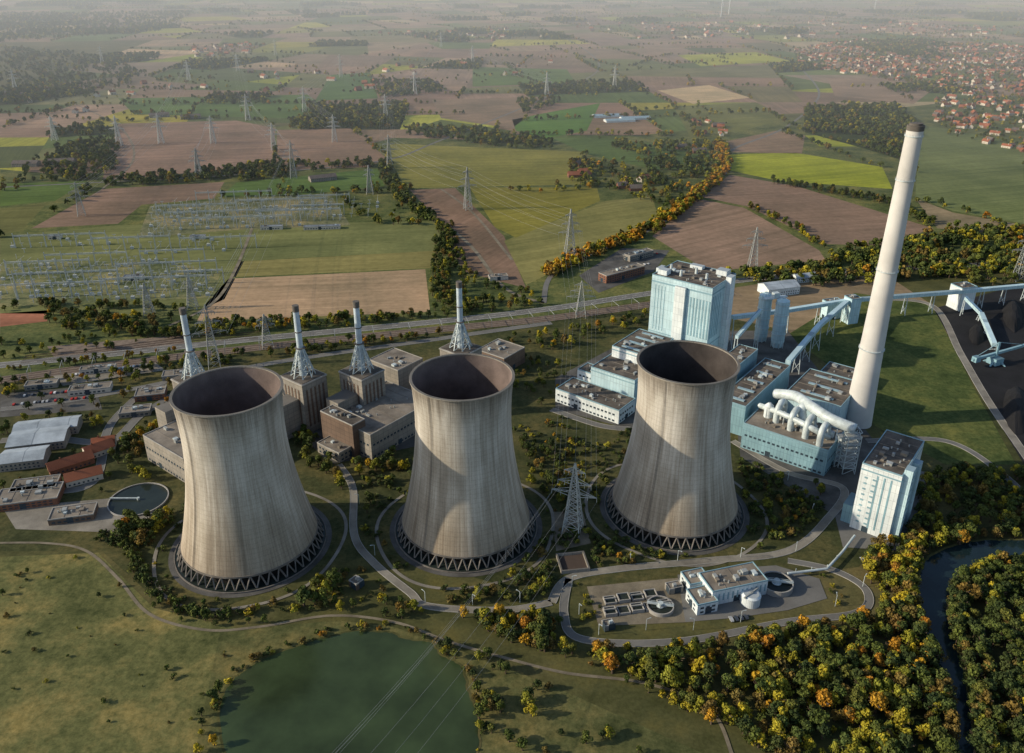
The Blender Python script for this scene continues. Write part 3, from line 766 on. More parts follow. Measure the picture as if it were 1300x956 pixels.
# office / workshop zone
A2=math.radians(14)
for F,a,b,h in (((10,578),26,40,7),((18,560),18,46,7),((0,600),20,30,7)): 
    gable('workshop_shed',F,h,A2,a,b,'tanwall','metalroof',2.5)
for F,a,b,h,w in (((-10,642),20,40,6,'brick'),((10,625),16,30,6,'brick'),((85,497),12,34,5,'plaster'),((170,503),16,24,6,'brick'),((150,525),12,24,5,'tanwall'),((205,478),12,30,5,'tanwall'),((60,660),14,28,5,'brown'),((30,490),10,26,5,'tanwall'),((100,470),8,30,5,'plaster')):
    building('office_building',F,None,None,h,ang=A2,a=a,b=b,wall=w,roof='roof2',units=4,winrows=max(1,h//3))
for F,a,b in (((65,606),12,30),((112,585),12,20),((118,574),11,16),((85,620),11,24)): gable('brick_house',F,5,A2+R.uniform(-.1,.5),a,b,'plaster' if R.random()<.5 else 'brick','tile',4,chim=True)
building('office_building',(770,350),None,None,10,ang=math.radians(35),a=14,b=60,wall='brick',roof='roof2',units=6,winrows=3)
building('office_building',(800,325),None,None,8,ang=math.radians(35),a=12,b=40,wall='tanwall',roof='roof2',units=6,winrows=2)
building('garage_building',(622,352),None,None,5,ang=A2,a=10,b=22,wall='plaster',roof='roof2',units=2)
for i,(u,v) in enumerate(((785,240),(797,236),(815,232),(722,226),(735,222),(745,226),(800,243),(905,162),(860,190),(880,195),(735,212))):
    gable('farm_house',(u,v),5,R.uniform(0,1.5),12,R.uniform(16,30),R.choice(['brick','plaster']),R.choice(['tile','tile','tile2']),5,chim=True)
for u,v in ((755,150),(790,153),(770,156)): gable('greenhouse',(u,v),4,.2,24,70,'white','skyl',3,win=False)
for u,v in ((190,150),(230,152),(15,212),(60,210),(395,232)): gable('farm_barn',(u,v),6,R.uniform(0,.6),18,45,'tanwall',R.choice(['metalroof','tile2']),4)
# water treatment works
A3=math.radians(16)
building('water_treatment_building',(905,751),None,None,11,ang=A3,a=17,b=36,wall='white',roof='roof2',units=6,stripes=6,winrows=0)
building('water_treatment_building',(886,768),None,None,8,ang=A3,a=14,b=13,wall='white',roof='roof2',units=3,winrows=2)
building('water_treatment_building',(876,742),None,None,8,ang=A3,a=12,b=14,wall='white',roof='roof2',units=3,winrows=2)
def ctank(name,u,v,r,h,bridge=True):
    x,y=G(u,v); e=empty(name,x,y); mb=MB(); n=40; blockpt(x,y,r+2)
    ring=[(x+r*math.cos(2*math.pi*i/n),y+r*math.sin(2*math.pi*i/n)) for i in range(n+1)]
    strip(mb,ring,-.35,.35,h,0,0); obj('tank_wall',mb,'kerb',e)
    mb=MB(); mb.cyl(x,y,.3,h-.7,r-.4,r-.4,40); obj('tank_water',mb,'basin',e)
    mb=MB()
    if bridge:
        mb.beam((x-r,y+r*.2,h+.6),(x+r,y-r*.2,h+.6),1.1); mb.cyl(x,y,.4,h+1.6,1.6,1.6,16)
        for s in (-1,1): mb.beam((x-r,y+r*.2+s*.6,h+1.8),(x+r,y-r*.2+s*.6,h+1.8),.15)
        mb.cyl(x,y,h-1.2,h-.5,r*.3,r*.3,20)
    else: mb.beam((x-r,y,h+.5),(x,y,h+.5),.8); mb.cyl(x,y,.2,h+1,1.0,1.0,12)
    obj('scraper_bridge',mb,'steel_w',e)
ctank('clarifier_tank',985,745,9.3,4); ctank('clarifier_tank',838,772,7.5,2.5); ctank('settling_basin',176,635,19.5,1.2,False)
x,y=G(952,765); e=empty('storage_tank',x,y); mb=MB(); mb.cyl(x,y,0,6,5.6,5.6,32); mb.cyl(x,y,6,7,5.8,4.5,32); obj('tank_shell',mb,'white',e); mb=MB(); mb.beam((x-5,y-4,7),(x+5,y+4,7.6),.8); mb.cyl(x,y,7,8,1,1,12); obj('tank_top',mb,'steel',e)
e=empty('filter_basins',*G(810,755)); mb=MB();mw=MB()
W3=(math.cos(A3*.6),math.sin(A3*.6));U3=(W3[1],-W3[0])
for i in range(5):
    for j in range(2):
        if (i,j)==(4,0): continue
        f=G(765+i*17,760-i*2.4+j*15); o=f; hh=1.8+.8*((i+j)%2)
        mb.obox(o,U3,W3,6.2,.5,0,hh); mb.obox((o[0]+6.6*W3[0],o[1]+6.6*W3[1]),U3,W3,6.2,.5,0,hh)
        for s in (0,5.7): mb.obox((o[0]+s*U3[0]+.5*W3[0],o[1]+s*U3[1]+.5*W3[1]),U3,W3,.5,6.1,0,hh)
        mw.obox((f[0]+.5*U3[0]+.5*W3[0],f[1]+.5*U3[1]+.5*W3[1]),U3,W3,5.2,6.1,.3,hh-.7)
        if i%2==0: mb.beam((f[0]+3*U3[0],f[1]+3*U3[1],hh+.6),(f[0]+3*U3[0]+7*W3[0],f[1]+3*U3[1]+7*W3[1],hh+.6),.6)
obj('basin_walls',mb,'kerb',e); obj('basin_water',mw,'basin',e)
building('pump_house',(850,748),None,None,4.5,ang=A3,a=6,b=9,wall='tanwall',roof='roof2',units=1)
building('pump_house',(768,795),None,None,4,ang=A3,a=5,b=6,wall='tanwall',roof='roof2',units=1)
e=empty('cooling_water_intake',*G(728,712)); mb=MB(); f=G(712,728); A4=.15; W4=(math.cos(A4),math.sin(A4));U4=(W4[1],-W4[0])
mb.obox(f,U4,W4,1,18,0,2.5); mb.obox((f[0]-16*U4[0],f[1]-16*U4[1]),U4,W4,1,18,0,2.5); mb.obox((f[0]-15*U4[0],f[1]-15*U4[1]),U4,W4,15,1,0,2.5); mb.obox((f[0]-15*U4[0]+17*W4[0],f[1]-15*U4[1]+17*W4[1]),U4,W4,15,1,0,2.5); obj('intake_walls',mb,'tanwall',e)
mb=MB(); mb.obox((f[0]-15*U4[0]+W4[0],f[1]-15*U4[1]+W4[1]),U4,W4,15,16,.3,.8); obj('intake_floor',mb,'brown',e)
blockpt(*G(728,714),12)
mb=MB(); mb.tube([P3(1000,728,3),P3(1050,722,3),P3(1070,700,3),P3(1085,680,3)],.8,10)
for u,v in ((1010,727),(1030,725),(1050,722),(1062,710)): x,y=G(u,v); mb.beam((x,y,0),(x,y,3),.5)
obj('water_pipeline',mb,'steel_w')
# ---------------------------------------------------------------- pylons
def pylon(u,v,h=58,arms=((.56,15),(.72,11),(.88,7)),ang=0.0,bw=9,w=.42):
    x,y=G(u,v); mb=MB(); ca,sa=math.cos(ang),math.sin(ang)
    def T(a,b,z): return (a*ca-b*sa,a*sa+b*ca,z)
    def hw(t): return bw/2*(1-t)**1.1+ .8 if t<.55 else (bw/2*(.45)**1.1+.8)*(1-(t-.55)/.45)+.35*((t-.55)/.45)
    lv=[0,.12,.23,.33,.42,.50,.56,.64,.72,.80,.88,1]
    for t0,t1 in zip(lv,lv[1:]):
        a0,a1=hw(t0),hw(t1); c0=[T(i*a0,j*a0,h*t0) for i,j in((-1,-1),(1,-1),(1,1),(-1,1))]; c1=[T(i*a1,j*a1,h*t1) for i,j in((-1,-1),(1,-1),(1,1),(-1,1))]
        for i in range(4):
            mb.beam(c0[i],c1[i],w); mb.beam(c0[i],c1[(i+1)%4],w*.5); mb.beam(c0[(i+1)%4],c1[i],w*.5); mb.beam(c1[i],c1[(i+1)%4],w*.5)
    tips=[]
    for t,l in arms:
        z=h*t; a0=hw(t)
        for s in (-1,1):
            tip=T(s*l,0,z+.3); tips.append(tip)
            for j in (-1,1):
                mb.beam(T(s*a0,j*a0,z),tip,w*.6); mb.beam(T(s*a0,j*a0,z+2.6),tip,w*.5)
            for k in (.33,.66):
                mb.beam(T(s*(a0+(l-a0)*k),0,z),T(s*(a0+(l-a0)*max(0,k-.25)),0,z+2.4*(1-k)),w*.45)
            mb.beam(T(s*l,0,z),T(s*l,0,z-3),.3); mb.beam(T(s*l*.6,0,z),T(s*l*.6,0,z-3),.3)
    me=meshof('electricity_pylon',mb,['steel_s' if v<200 or v>600 else 'steel']); o=bpy.data.objects.new('electricity_pylon',me); o.location=(x,y,0); col.objects.link(o)
    return [(x+t[0],y+t[1],t[2]-3) for t in tips]+[(x,y,h)]
p1=pylon(727,674,52,ang=-.35,w=.46,bw=10)
p2=pylon(723,331,66,ang=.2,w=.55,bw=12)
p3=pylon(594,266,64,ang=.4,w=.65)
p4=pylon(373,226,64,ang=.2,w=.65)
p5=pylon(495,214,60,ang=.2,w=.65)
p6=pylon(955,341,52,w=.5)
p7=pylon(1292,356,66,w=.5)
p8=pylon(737,402,40,w=.42)
p9=pylon(273,466,62,w=.42,ang=.3)
PP={}
for u,v,h in ((104,274,50),(205,182,60),(315,153,60),(387,142,60),(271,182,55),(433,98,70),(240,102,60),(70,178,50),(694,120,60),(527,120,60),(302,90,55),(20,115,60),(152,185,60),(780,110,60),(253,225,50),(425,180,55),(490,150,55),(560,60,60),(350,70,60),(130,80,60),(340,440,34),(348,190,52),(190,400,36),(245,392,36),(600,80,60),(470,246,46)):
    PP[(u,v)]=pylon(u,v,h,w=.7 if v<250 else .45,ang=R.uniform(0,.4),arms=((.56,15),(.72,11),(.88,7)) if h>46 else ((.66,9),(.82,7)))
wr=MB()
def wires(A,B,sag=6,w=.14):
    for i,(a,b) in enumerate(zip(A,B)):
        n=10; pr=None
        for k in range(n+1):
            t=k/n; q=(a[0]+(b[0]-a[0])*t,a[1]+(b[1]-a[1])*t,a[2]+(b[2]-a[2])*t-sag*4*t*(1-t))
            if pr: wr.beam(pr,q,w)
            pr=q
wires(p1,p8,4,.07); wires(p8,p2,5,.08); wires(p2,p3,6,.10); wires(p3,p5,6,.12); wires(p9,p4,8,.10)
for a_,b_ in (((104,274),(205,182)),((205,182),(240,102)),((315,153),(302,90)),((387,142),(433,98)),((348,190),(315,153)),((425,180),(387,142)),((490,150),(527,120)),((527,120),(560,60)),((694,120),(600,80)),((253,225),(271,182))):
    wires(PP[a_],PP[b_],8,.15)
wires(p4,PP[(348,190)],6,.13); wires(p5,PP[(490,150)],6,.14)
dx,dy=G(560,900)[0]-G(727,674)[0],G(560,900)[1]-G(727,674)[1]; k=1.5
wires(p1,[(p[0]+dx*k,p[1]+dy*k,p[2]) for p in p1],8,.06)
obj('power_lines',wr,'wire')
# ---------------------------------------------------------------- switchyard
sw=MB()
def inpoly(x,y,p):
    c=False;j=len(p)-1
    for i in range(len(p)):
        if (p[i][1]>y)!=(p[j][1]>y) and x<(p[j][0]-p[i][0])*(y-p[i][1])/(p[j][1]-p[i][1])+p[i][0]: c=not c
        j=i
    return c
def gantry(x,y,ang,n,span,h,w=.5):
    ca,sa=math.cos(ang),math.sin(ang)
    for i in range(n+1):
        a=(x+ca*span*i,y+sa*span*i); 
        for s in (-1,1): sw.beam((a[0]-sa*s*1.2,a[1]+ca*s*1.2,0),(a[0],a[1],h+3),w)
        if i<n:
            b=(x+ca*span*(i+1),y+sa*span*(i+1)); sw.beam((*a,h),(*b,h),w); sw.beam((*a,h-1.5),(*b,h-1.5),w*.7)
            for k in range(6):
                t0=k/6;t1=(k+1)/6; sw.beam((a[0]+(b[0]-a[0])*t0,a[1]+(b[1]-a[1])*t0,h-1.5*(k%2)),(a[0]+(b[0]-a[0])*t1,a[1]+(b[1]-a[1])*t1,h-1.5*((k+1)%2)),w*.5)
def yardfill(px,ang,rowsp,step,hh,dens=1.0):
    P=gp(px); xs=[p[0] for p in P]; ys=[p[1] for p in P]; ca,sa=math.cos(ang),math.sin(ang)
    cx,cy=sum(xs)/len(xs),sum(ys)/len(ys); r=max(max(xs)-min(xs),max(ys)-min(ys))
    a=-r
    while a<r:
        b=-r; k=0
        while b<r:
            x=cx+ca*b-sa*a; y=cy+sa*b+ca*a
            if inpoly(x,y,P) and R.random()<dens:
                t=R.random(); h=hh*R.uniform(.5,1)
                sw.beam((x,y,0),(x,y,h),.55)
                if t<.5: sw.beam((x-2.4*ca,y-2.4*sa,h),(x+2.4*ca,y+2.4*sa,h),.6)
                if t>.75: sw.box(x,y,0,3.2,4,3,ang)
                if R.random()<.3: sw.beam((x,y,h),(x-sa*rowsp,y+ca*rowsp,h),.22)
            b+=step
        a+=rowsp
yardfill([(195,264),(300,254),(420,250),(440,284),(300,290),(185,300)],.12,20,9,11,.9)
yardfill([(0,336),(200,331),(278,346),(265,376),(0,388)],.12,16,8,9,.85)
yardfill([(20,305),(150,300),(300,300),(290,325),(0,330)],.12,24,12,9,.6)
yardfill([(430,255),(480,250),(500,275),(450,282)],.12,24,12,9,.5)
for u,v,n in ((200,275,6),(300,268,7),(230,292,8),(60,340,5),(150,352,6),(20,365,6),(130,372,6),(330,282,6),(120,318,5),(380,262,4),(180,335,4),(10,350,5),(220,362,3),(250,258,6),(210,284,9),(20,315,6),(230,318,5),(370,275,4),(0,380,6)):
    x,y=G(u,v); gantry(x,y,.12,n,19,17,.7)
obj('switchyard',sw,'steel_s')
for u,v,a,b in ((155,352,10,22),(385,288,9,50),(330,288,9,30),(60,300,8,16),(240,300,8,20)): building('switchgear_house',(u,v),None,None,5,ang=.12,a=a,b=b,wall='plaster',roof='metalroof',units=1,winrows=1)
# ---------------------------------------------------------------- trees
def tree_mesh(name,leaf,h,cr,nb,nl,ls,seed,conical=0,low=False):
    r=random.Random(seed); vs=[];fs=[];mi=[];tone=[]
    t=MB(); t.cyl(0,0,-.2,h*.62,cr*.09+.1,cr*.03+.04,6,0,False)
    if not low:
        for i in range(5):
            a=r.uniform(0,6.28); z=h*r.uniform(.25,.5); t.beam((0,0,z),(math.cos(a)*cr*.65,math.sin(a)*cr*.65,z+h*.22),cr*.05)
    vs+=t.v; fs+=t.f; mi+=[0]*len(t.f); tone+=[(1,1,1)]*len(t.f)
    for b in range(nb):
        a=r.uniform(0,6.28); zz=r.random()
        rad=cr*(.72*math.sqrt(r.random()))*(1-.6*zz)
        c=Vector((math.cos(a)*rad,math.sin(a)*rad,h*(.32+.52*zz)))
        br=cr*r.uniform(.28,.48)*(1-.3*zz); tn=r.uniform(.65,1.3)
        for k in range(nl):
            d=Vector((r.gauss(0,1),r.gauss(0,1),r.gauss(.25,1))).normalized()
            p=c+Vector((d.x,d.y,d.z*.8))*br*r.uniform(.75,1.08)
            n=(d+Vector((r.gauss(0,.4),r.gauss(0,.4),r.gauss(0,.4)))).normalized()
            u=n.cross(Vector((r.gauss(0,1),r.gauss(0,1),r.gauss(0,1)))).normalized(); w=n.cross(u); s=ls*r.uniform(.6,1.2)
            o=len(vs); vs+=[tuple(p+u*s*.6),tuple(p+w*s*.5),tuple(p-u*s*.6),tuple(p-w*s*.45)]
            fs.append((o,o+1,o+2,o+3)); mi.append(1); q=tn*r.uniform(.8,1.2); tone.append((q,q,q))
    me=bpy.data.meshes.new(name); me.from_pydata(vs,[],fs); me.materials.append(MT['bark']); me.materials.append(LEAF[leaf])
    me.polygons.foreach_set('material_index',mi)
    at=me.color_attributes.new('Tone','FLOAT_COLOR','CORNER'); arr=[]
    for f,tn in zip(fs,tone): arr+=[(tn[0],tn[1],tn[2],1)]*len(f)
    at.data.foreach_set('color',np.array(arr,dtype=np.float32).ravel()); return me
TM={}
for i,lf in enumerate(LEAF):
    for k in range(2):
        TM[('n',lf,k)]=tree_mesh('broadleaf_tree',lf,1.0*11,4.8+.5*k,14+3*k,38,.95,100+i*7+k)
        TM[('s',lf,k)]=tree_mesh('shrub',lf,4.0,2.9+.5*k,8,26,.75,300+i*7+k)
    TM[('f',lf,0)]=tree_mesh('distant_tree',lf,12,6.0,9,14,2.3,500+i,low=True)
    TM[('f',lf,1)]=tree_mesh('distant_tree',lf,10,6.5,9,14,2.3,600+i,low=True)
def instancer(name,pts,mesh,parent):
    vs=[];fs=[]
    for (x,y,s) in pts:
        a=R.uniform(0,6.28); h=s/2; o=len(vs)
        for i,j in ((-1,-1),(1,-1),(1,1),(-1,1)): vs.append((x+h*(i*math.cos(a)-j*math.sin(a)),y+h*(i*math.sin(a)+j*math.cos(a)),0))
        fs.append((o,o+1,o+2,o+3))
    me=bpy.data.meshes.new(name); me.from_pydata(vs,[],fs)
    p=bpy.data.objects.new(name,me); col.objects.link(p); p.parent=parent
    p.instance_type='FACES'; p.use_instance_faces_scale=True; p.instance_faces_scale=1.0
    p.show_instancer_for_render=False; p.show_instancer_for_viewport=False
    c=bpy.data.objects.new(mesh.name.split('.')[0],mesh); col.objects.link(c); c.parent=p
def plant(name,pts,mix,kind='n'):
    if not pts: return
    e=empty(name); groups={}
    ks=list(mix); ws=[mix[k] for k in ks]
    for (x,y,s) in pts:
        if kind!='f':
            bad=(int(x//3),int(y//3)) in BLOCK
            for a,b in TW:
                d=math.hypot(x-a,y-b)
                if d<(64 if kind=='n' else 51): bad=True
                if kind=='s' and 57.5<d<61.5 and R.random()<.8: bad=True
            if not bad and y<650 and any(inpoly(x,y,w_) for w_ in WATER): bad=True
            if bad: continue
        k=(kind,R.choices(ks,ws)[0],R.randrange(2)); groups.setdefault(k,[]).append((x,y,s))
    for k,g in groups.items(): instancer('stand_'+k[1],g,TM[k],e)
def area(px,dens,s0=.7,s1=1.25,raw=False):
    P=px if raw else gp(px); xs=[p[0] for p in P]; ys=[p[1] for p in P]
    x0,x1,y0,y1=min(xs),max(xs),min(ys),max(ys); n=int((x1-x0)*(y1-y0)*dens); out=[]
    for i in range(n):
        x,y=R.uniform(x0,x1),R.uniform(y0,y1)
        if inpoly(x,y,P): out.append((x,y,R.uniform(s0,s1)))
    return out
def row(px,w,sp,s0=.7,s1=1.2,raw=False):
    P=smoothline(px if raw else gp(px),4); out=[]
    for a,b in zip(P,P[1:]):
        l=math.dist(a,b); n=max(1,int(l/sp*(max(1,w/sp))))
        for i in range(n):
            t=R.random(); out.append((a[0]+(b[0]-a[0])*t+R.uniform(-w,w)/2,a[1]+(b[1]-a[1])*t+R.uniform(-w,w)/2,R.uniform(s0,s1)))
    return out
AUT={'green':3.4,'dark':1.2,'yellow':4.0,'orange':1.1,'brown':1.5}
GRN={'green':4,'dark':3.5,'yellow':1.1,'brown':.8}
MIX={'green':4,'dark':2,'yellow':2.4,'orange':.5,'brown':1.2}
ORG={'orange':5,'yellow':3,'brown':2,'green':.6}
WR=[(1095,700),(1160,680),(1156,740),(1163,800),(1196,860),(1218,970),(1000,970),(850,895),(760,850),(640,815),(600,795),(605,775),(700,780),(735,818),(870,822),(1000,800),(1040,795),(1108,780)]
plant('riverside_woodland',area(WR,.036,.5,1.3),AUT)
plant('riverside_undergrowth',area(WR,.015,.6,1.2),AUT,'s')
plant('east_woodland',area([(1160,625),(1200,598),(1300,600),(1400,600),(1400,676),(1300,684),(1240,686),(1185,702),(1150,700)],.032,.6,1.2),MIX)
plant('south_east_woodland',area([(1204,752),(1214,738),(1250,722),(1400,714),(1420,970),(1240,970),(1224,850),(1206,790)],.034,.7,1.25),GRN)
plant('river_bank_trees',row([(1158,700),(1155,740),(1160,780),(1184,840),(1208,900),(1214,960)],9,4,.7,1.2),MIX)
plant('river_bank_trees',row([(1210,742),(1206,790),(1226,850),(1242,960)],8,4,.7,1.2),GRN)
plant('river_bank_trees',row([(1230,726),(1300,718),(1380,716)],8,4,.7,1.1),MIX)
plant('tower_shrubbery',area([(640,705),(700,672),(780,668),(850,700),(990,695),(1045,660),(1000,708),(870,712),(730,728),(700,760),(560,768),(560,745),(640,745)],.035,.6,1.5),GRN,'s')
plant('tower_shrubbery',area([(940,580),(1000,612),(1050,645),(1000,690),(930,680)],.035,.6,1.6),GRN,'s')
plant('tower_shrubbery',area([(460,600),(540,580),(560,740),(600,760),(500,730),(455,690)],.02,.5,1.4),GRN,'s')
plant('tower_shrubbery',area([(150,680),(240,640),(240,740),(330,770),(430,720),(445,700),(500,760),(300,785),(200,750)],.02,.5,1.3),GRN,'s')
plant('tower_shrubbery',area([(700,560),(800,545),(790,640),(720,640)],.02,.5,1.3),GRN,'s')
plant('tower_shrubbery',area([(650,540),(720,530),(760,640),(690,660)],.015,.5,1.3),MIX,'s')
plant('tower_grove',area([(655,560),(700,565),(735,640),(700,665),(680,640)],.02,.4,.85),GRN)
plant('tower_grove',area([(375,555),(415,545),(500,570),(512,600),(470,600),(440,640),(410,600),(380,590)],.02,.5,1.1),MIX)
plant('tower_grove',area([(460,610),(505,610),(510,680),(560,730),(500,720),(465,680)],.008,.4,.8),GRN)
plant('tower_grove',area([(640,740),(720,690),(770,690),(790,715),(720,730),(690,765)],.014,.4,.9),MIX)
plant('tower_grove',area([(540,765),(700,740),(715,790),(620,790)],.016,.4,.9),MIX)
plant('chimney_grove',area([(1040,600),(1065,620),(1060,650),(1000,680),(980,640)],.012,.4,.8),MIX)
plant('tower_hedge',row([(128,682),(160,700),(195,745),(240,778),(300,780)],8,3.2,.9,1.4),{'dark':2,'green':3},'s')
plant('west_grove',area([(140,668),(190,640),(215,655),(190,695),(150,692)],.03,.7,1.3),MIX)
plant('meadow_trees',area([(370,735),(440,725),(442,765),(375,775)],.025,.6,1.3),{'yellow':2,'green':4})
plant('meadow_shrubs',area([(0,712),(125,702),(195,790),(310,815),(372,802),(280,870),(240,990),(0,990)],.0022,.2,.9),{'green':3,'brown':2,'dark':1,'yellow':1},'s')
plant('meadow_trees',area([(0,712),(125,705),(180,780),(100,800),(0,780)],.0008,.35,.7),MIX)
plant('pond_bank_trees',row([(490,775),(560,778),(620,790),(700,800)],14,6,.5,.95),AUT)
plant('pond_bank_shrubs',row([(270,905),(285,870),(322,840),(352,826),(395,810),(430,800),(500,798),(560,820),(598,860),(612,910),(608,960)],5,4,.3,1.2),MIX,'s')
plant('pond_bank_trees',row([(560,820),(602,855),(616,900),(612,960)],9,6,.4,.85),MIX)
plant('pond_bank_trees',row([(262,960),(266,910),(282,876)],9,7,.4,.85),MIX)
plant('pond_bank_trees',area([(600,810),(700,870),(860,960),(625,960),(618,880)],.008,.4,.9),MIX)
plant('path_side_trees',row([(200,765),(250,792),(310,790),(420,775),(520,768)],6,8,.35,.75),MIX)
plant('works_lawn_trees',row([(735,820),(870,822),(1000,800),(1090,785)],7,6,.4,.8),AUT)
plant('works_lawn_shrubs',area([(730,742),(770,740),(760,800),(740,805)],.02,.4,.9),MIX,'s')
plant('works_lawn_shrubs',area([(1000,715),(1050,728),(1085,755),(1060,775),(1050,740),(1000,722)],.02,.4,.9),MIX,'s')
plant('office_zone_trees',area([(0,430),(240,425),(230,520),(205,600),(150,640),(0,640)],.006,.4,.95),MIX)
plant('office_zone_trees',row([(75,465),(240,445)],3,8,.5,.8),ORG); plant('office_zone_trees',row([(0,498),(160,478)],3,8,.5,.8),MIX)
plant('office_zone_trees',area([(150,565),(205,545),(215,600),(170,620)],.02,.6,1.1),MIX)
plant('railway_tree_belt',area([(60,392),(250,410),(330,408),(560,400),(588,385),(690,375),(700,390),(590,405),(330,424),(200,432),(60,415)],.018,.6,1.15),MIX)
plant('railway_tree_belt',area([(195,452),(300,442),(560,422),(560,430),(300,462),(200,475)],.014,.5,1.0),MIX)
plant('plant_side_trees',area([(640,430),(760,412),(820,400),(820,412),(720,440),(660,455)],.008,.5,1.0),MIX)
plant('plant_side_trees',area([(640,460),(700,440),(720,480),(690,520),(650,500)],.008,.4,.8),MIX)
plant('chestnut_avenue',row([(690,352),(745,325),(822,294),(872,258),(916,217),(914,182)],24,6.5,.7,1.25),ORG,'f')
plant('field_hedge_trees',row([(488,206),(500,240),(548,280)],24,8,.7,1.2),GRN,'f')
plant('field_hedge_trees',row([(566,285),(562,320),(560,395)],24,7,.7,1.1),GRN); plant('field_hedge_trees',row([(566,285),(580,330),(592,390)],16,9,.7,1.1),MIX)
plant('field_hedge_trees',row([(590,350),(640,370),(690,372)],16,9,.6,1.0),MIX)
plant('field_hedge_trees',row([(948,263),(1000,285),(1045,315)],14,8,.7,1.0),MIX)
plant('field_hedge_trees',row([(985,232),(1060,245),(1130,260),(1185,288)],26,8,.7,1.2),GRN)
plant('eastern_tree_belt',area([(900,352),(1040,338),(1050,322),(1160,305),(1190,292),(1300,290),(1420,285),(1420,345),(1300,355),(1220,350),(1060,365),(960,362)],.010,.8,1.4),{'green':4,'dark':3,'yellow':1.6,'orange':.3,'brown':1},'f')
plant('eastern_tree_belt',area([(1190,345),(1300,330),(1400,330),(1400,352),(1210,366)],.008,.8,1.2),MIX)
plant('copse',area([(1022,137),(1140,134),(1166,160),(1150,203),(1095,188),(1100,172),(1022,168)],.007,.9,1.4),GRN,'f')
plant('hamlet_trees',area([(720,205),(760,205),(830,222),(880,240),(880,260),(840,262),(790,246),(725,232)],.005,.7,1.2),MIX,'f')
plant('hamlet_trees',area([(755,175),(840,182),(900,180),(910,205),(850,205),(780,190)],.0035,.7,1.2),MIX,'f')
plant('copse',area([(518,160),(600,165),(700,178),(700,192),(640,188),(520,172)],.005,.8,1.4),GRN,'f')
plant('copse',area([(365,152),(440,147),(448,160),(370,166)],.006,.8,1.4),GRN,'f')
plant('copse',area([(470,103),(550,104),(565,118),(480,124)],.005,.8,1.4),GRN,'f')
plant('copse',area([(655,128),(700,124),(715,130),(665,146)],.005,.8,1.4),GRN,'f')
plant('copse',area([(300,215),(345,208),(470,206),(480,212),(350,222)],.005,.8,1.3),GRN,'f')
plant('west_woods',area([(70,185),(150,175),(150,215),(110,228),(50,228)],.006,.8,1.4),GRN,'f')
plant('west_woods',area([(60,210),(130,240),(60,275),(40,290),(110,235)],.004,.8,1.3),GRN,'f')
plant('west_woods',area([(0,60),(120,70),(190,95),(120,125),(0,120)],.0012,.9,1.6),GRN,'f')
plant('west_woods',area([(0,18),(250,15),(200,40),(0,55)],.0006,1.2,2.0),GRN,'f')
plant('hedgerow_trees',row([(0,232),(120,228),(290,226)],14,12,.7,1.1),MIX,'f')
plant('hedgerow_trees',row([(0,395),(60,388),(260,395)],14,8,.6,1.0),MIX)
for r_ in ([(700,60),(790,85),(850,70),(1000,72)],[(560,120),(640,118),(760,122)],[(740,195),(745,240)],[(1160,255),(1200,262),(1290,290)],[(820,120),(850,130),(900,190)],[(150,155),(300,150),(350,160)],[(445,160),(490,200)],[(640,240),(700,245),(760,236)],[(1025,170),(1110,190),(1160,210)],[(0,160),(60,150),(150,155)],[(280,250),(400,247),(490,237)],[(560,282),(480,283),(430,250)]):
    plant('hedgerow_trees',row(r_,14,13,.7,1.1),MIX,'f')
plant('coal_yard_trees',row([(1255,612),(1330,620)],20,6,.6,1.0),MIX)
pts=[]
for a,b in hedge_pts:
    l=math.dist(a,b); n=int(l/17)
    for i in range(n):
        if R.random()<.8:
            t=(i+R.random())/max(n,1); y=a[1]+(b[1]-a[1])*t
            if y<950: continue
            pts.append((a[0]+(b[0]-a[0])*t+R.uniform(-4,4),y+R.uniform(-4,4),R.uniform(.6,1.3)))
HP=[gp(p) for p in ([(150,157),(300,153),(350,163),(345,208),(180,226),(130,228)],[(352,165),(445,163),(490,200),(350,217)],[(0,300),(565,281),(700,400),(0,480)],[(490,182),(742,193),(748,234),(498,239)],[(520,241),(760,238),(836,250),(836,276),(700,346),(668,366),(556,280)],[(926,200),(1133,215),(1300,260),(1300,300),(1050,330),(900,345),(828,300)],[(1168,158),(1300,182),(1300,284),(1162,250)],[(548,127),(705,122),(650,163)],[(835,115),(900,108),(952,124),(880,132)])]
pts=[p for p in pts if not (p[1]<3200 and any(inpoly(p[0],p[1],q) for q in HP))]
plant('distant_hedgerows',pts,MIX,'f')
pts=[]
for P in wood_polys: 
    cy=sum(p[1] for p in P)/len(P)
    if cy<1000: continue
    pts+=area(P,.0045 if cy<4000 else .0014,.9 if cy<4000 else 1.5,1.5 if cy<4000 else 2.4,raw=True)
pts=[p for p in pts if not (p[1]<3200 and any(inpoly(p[0],p[1],q) for q in HP))]
print('far trees',len(pts)); plant('distant_woods',pts,GRN,'f')
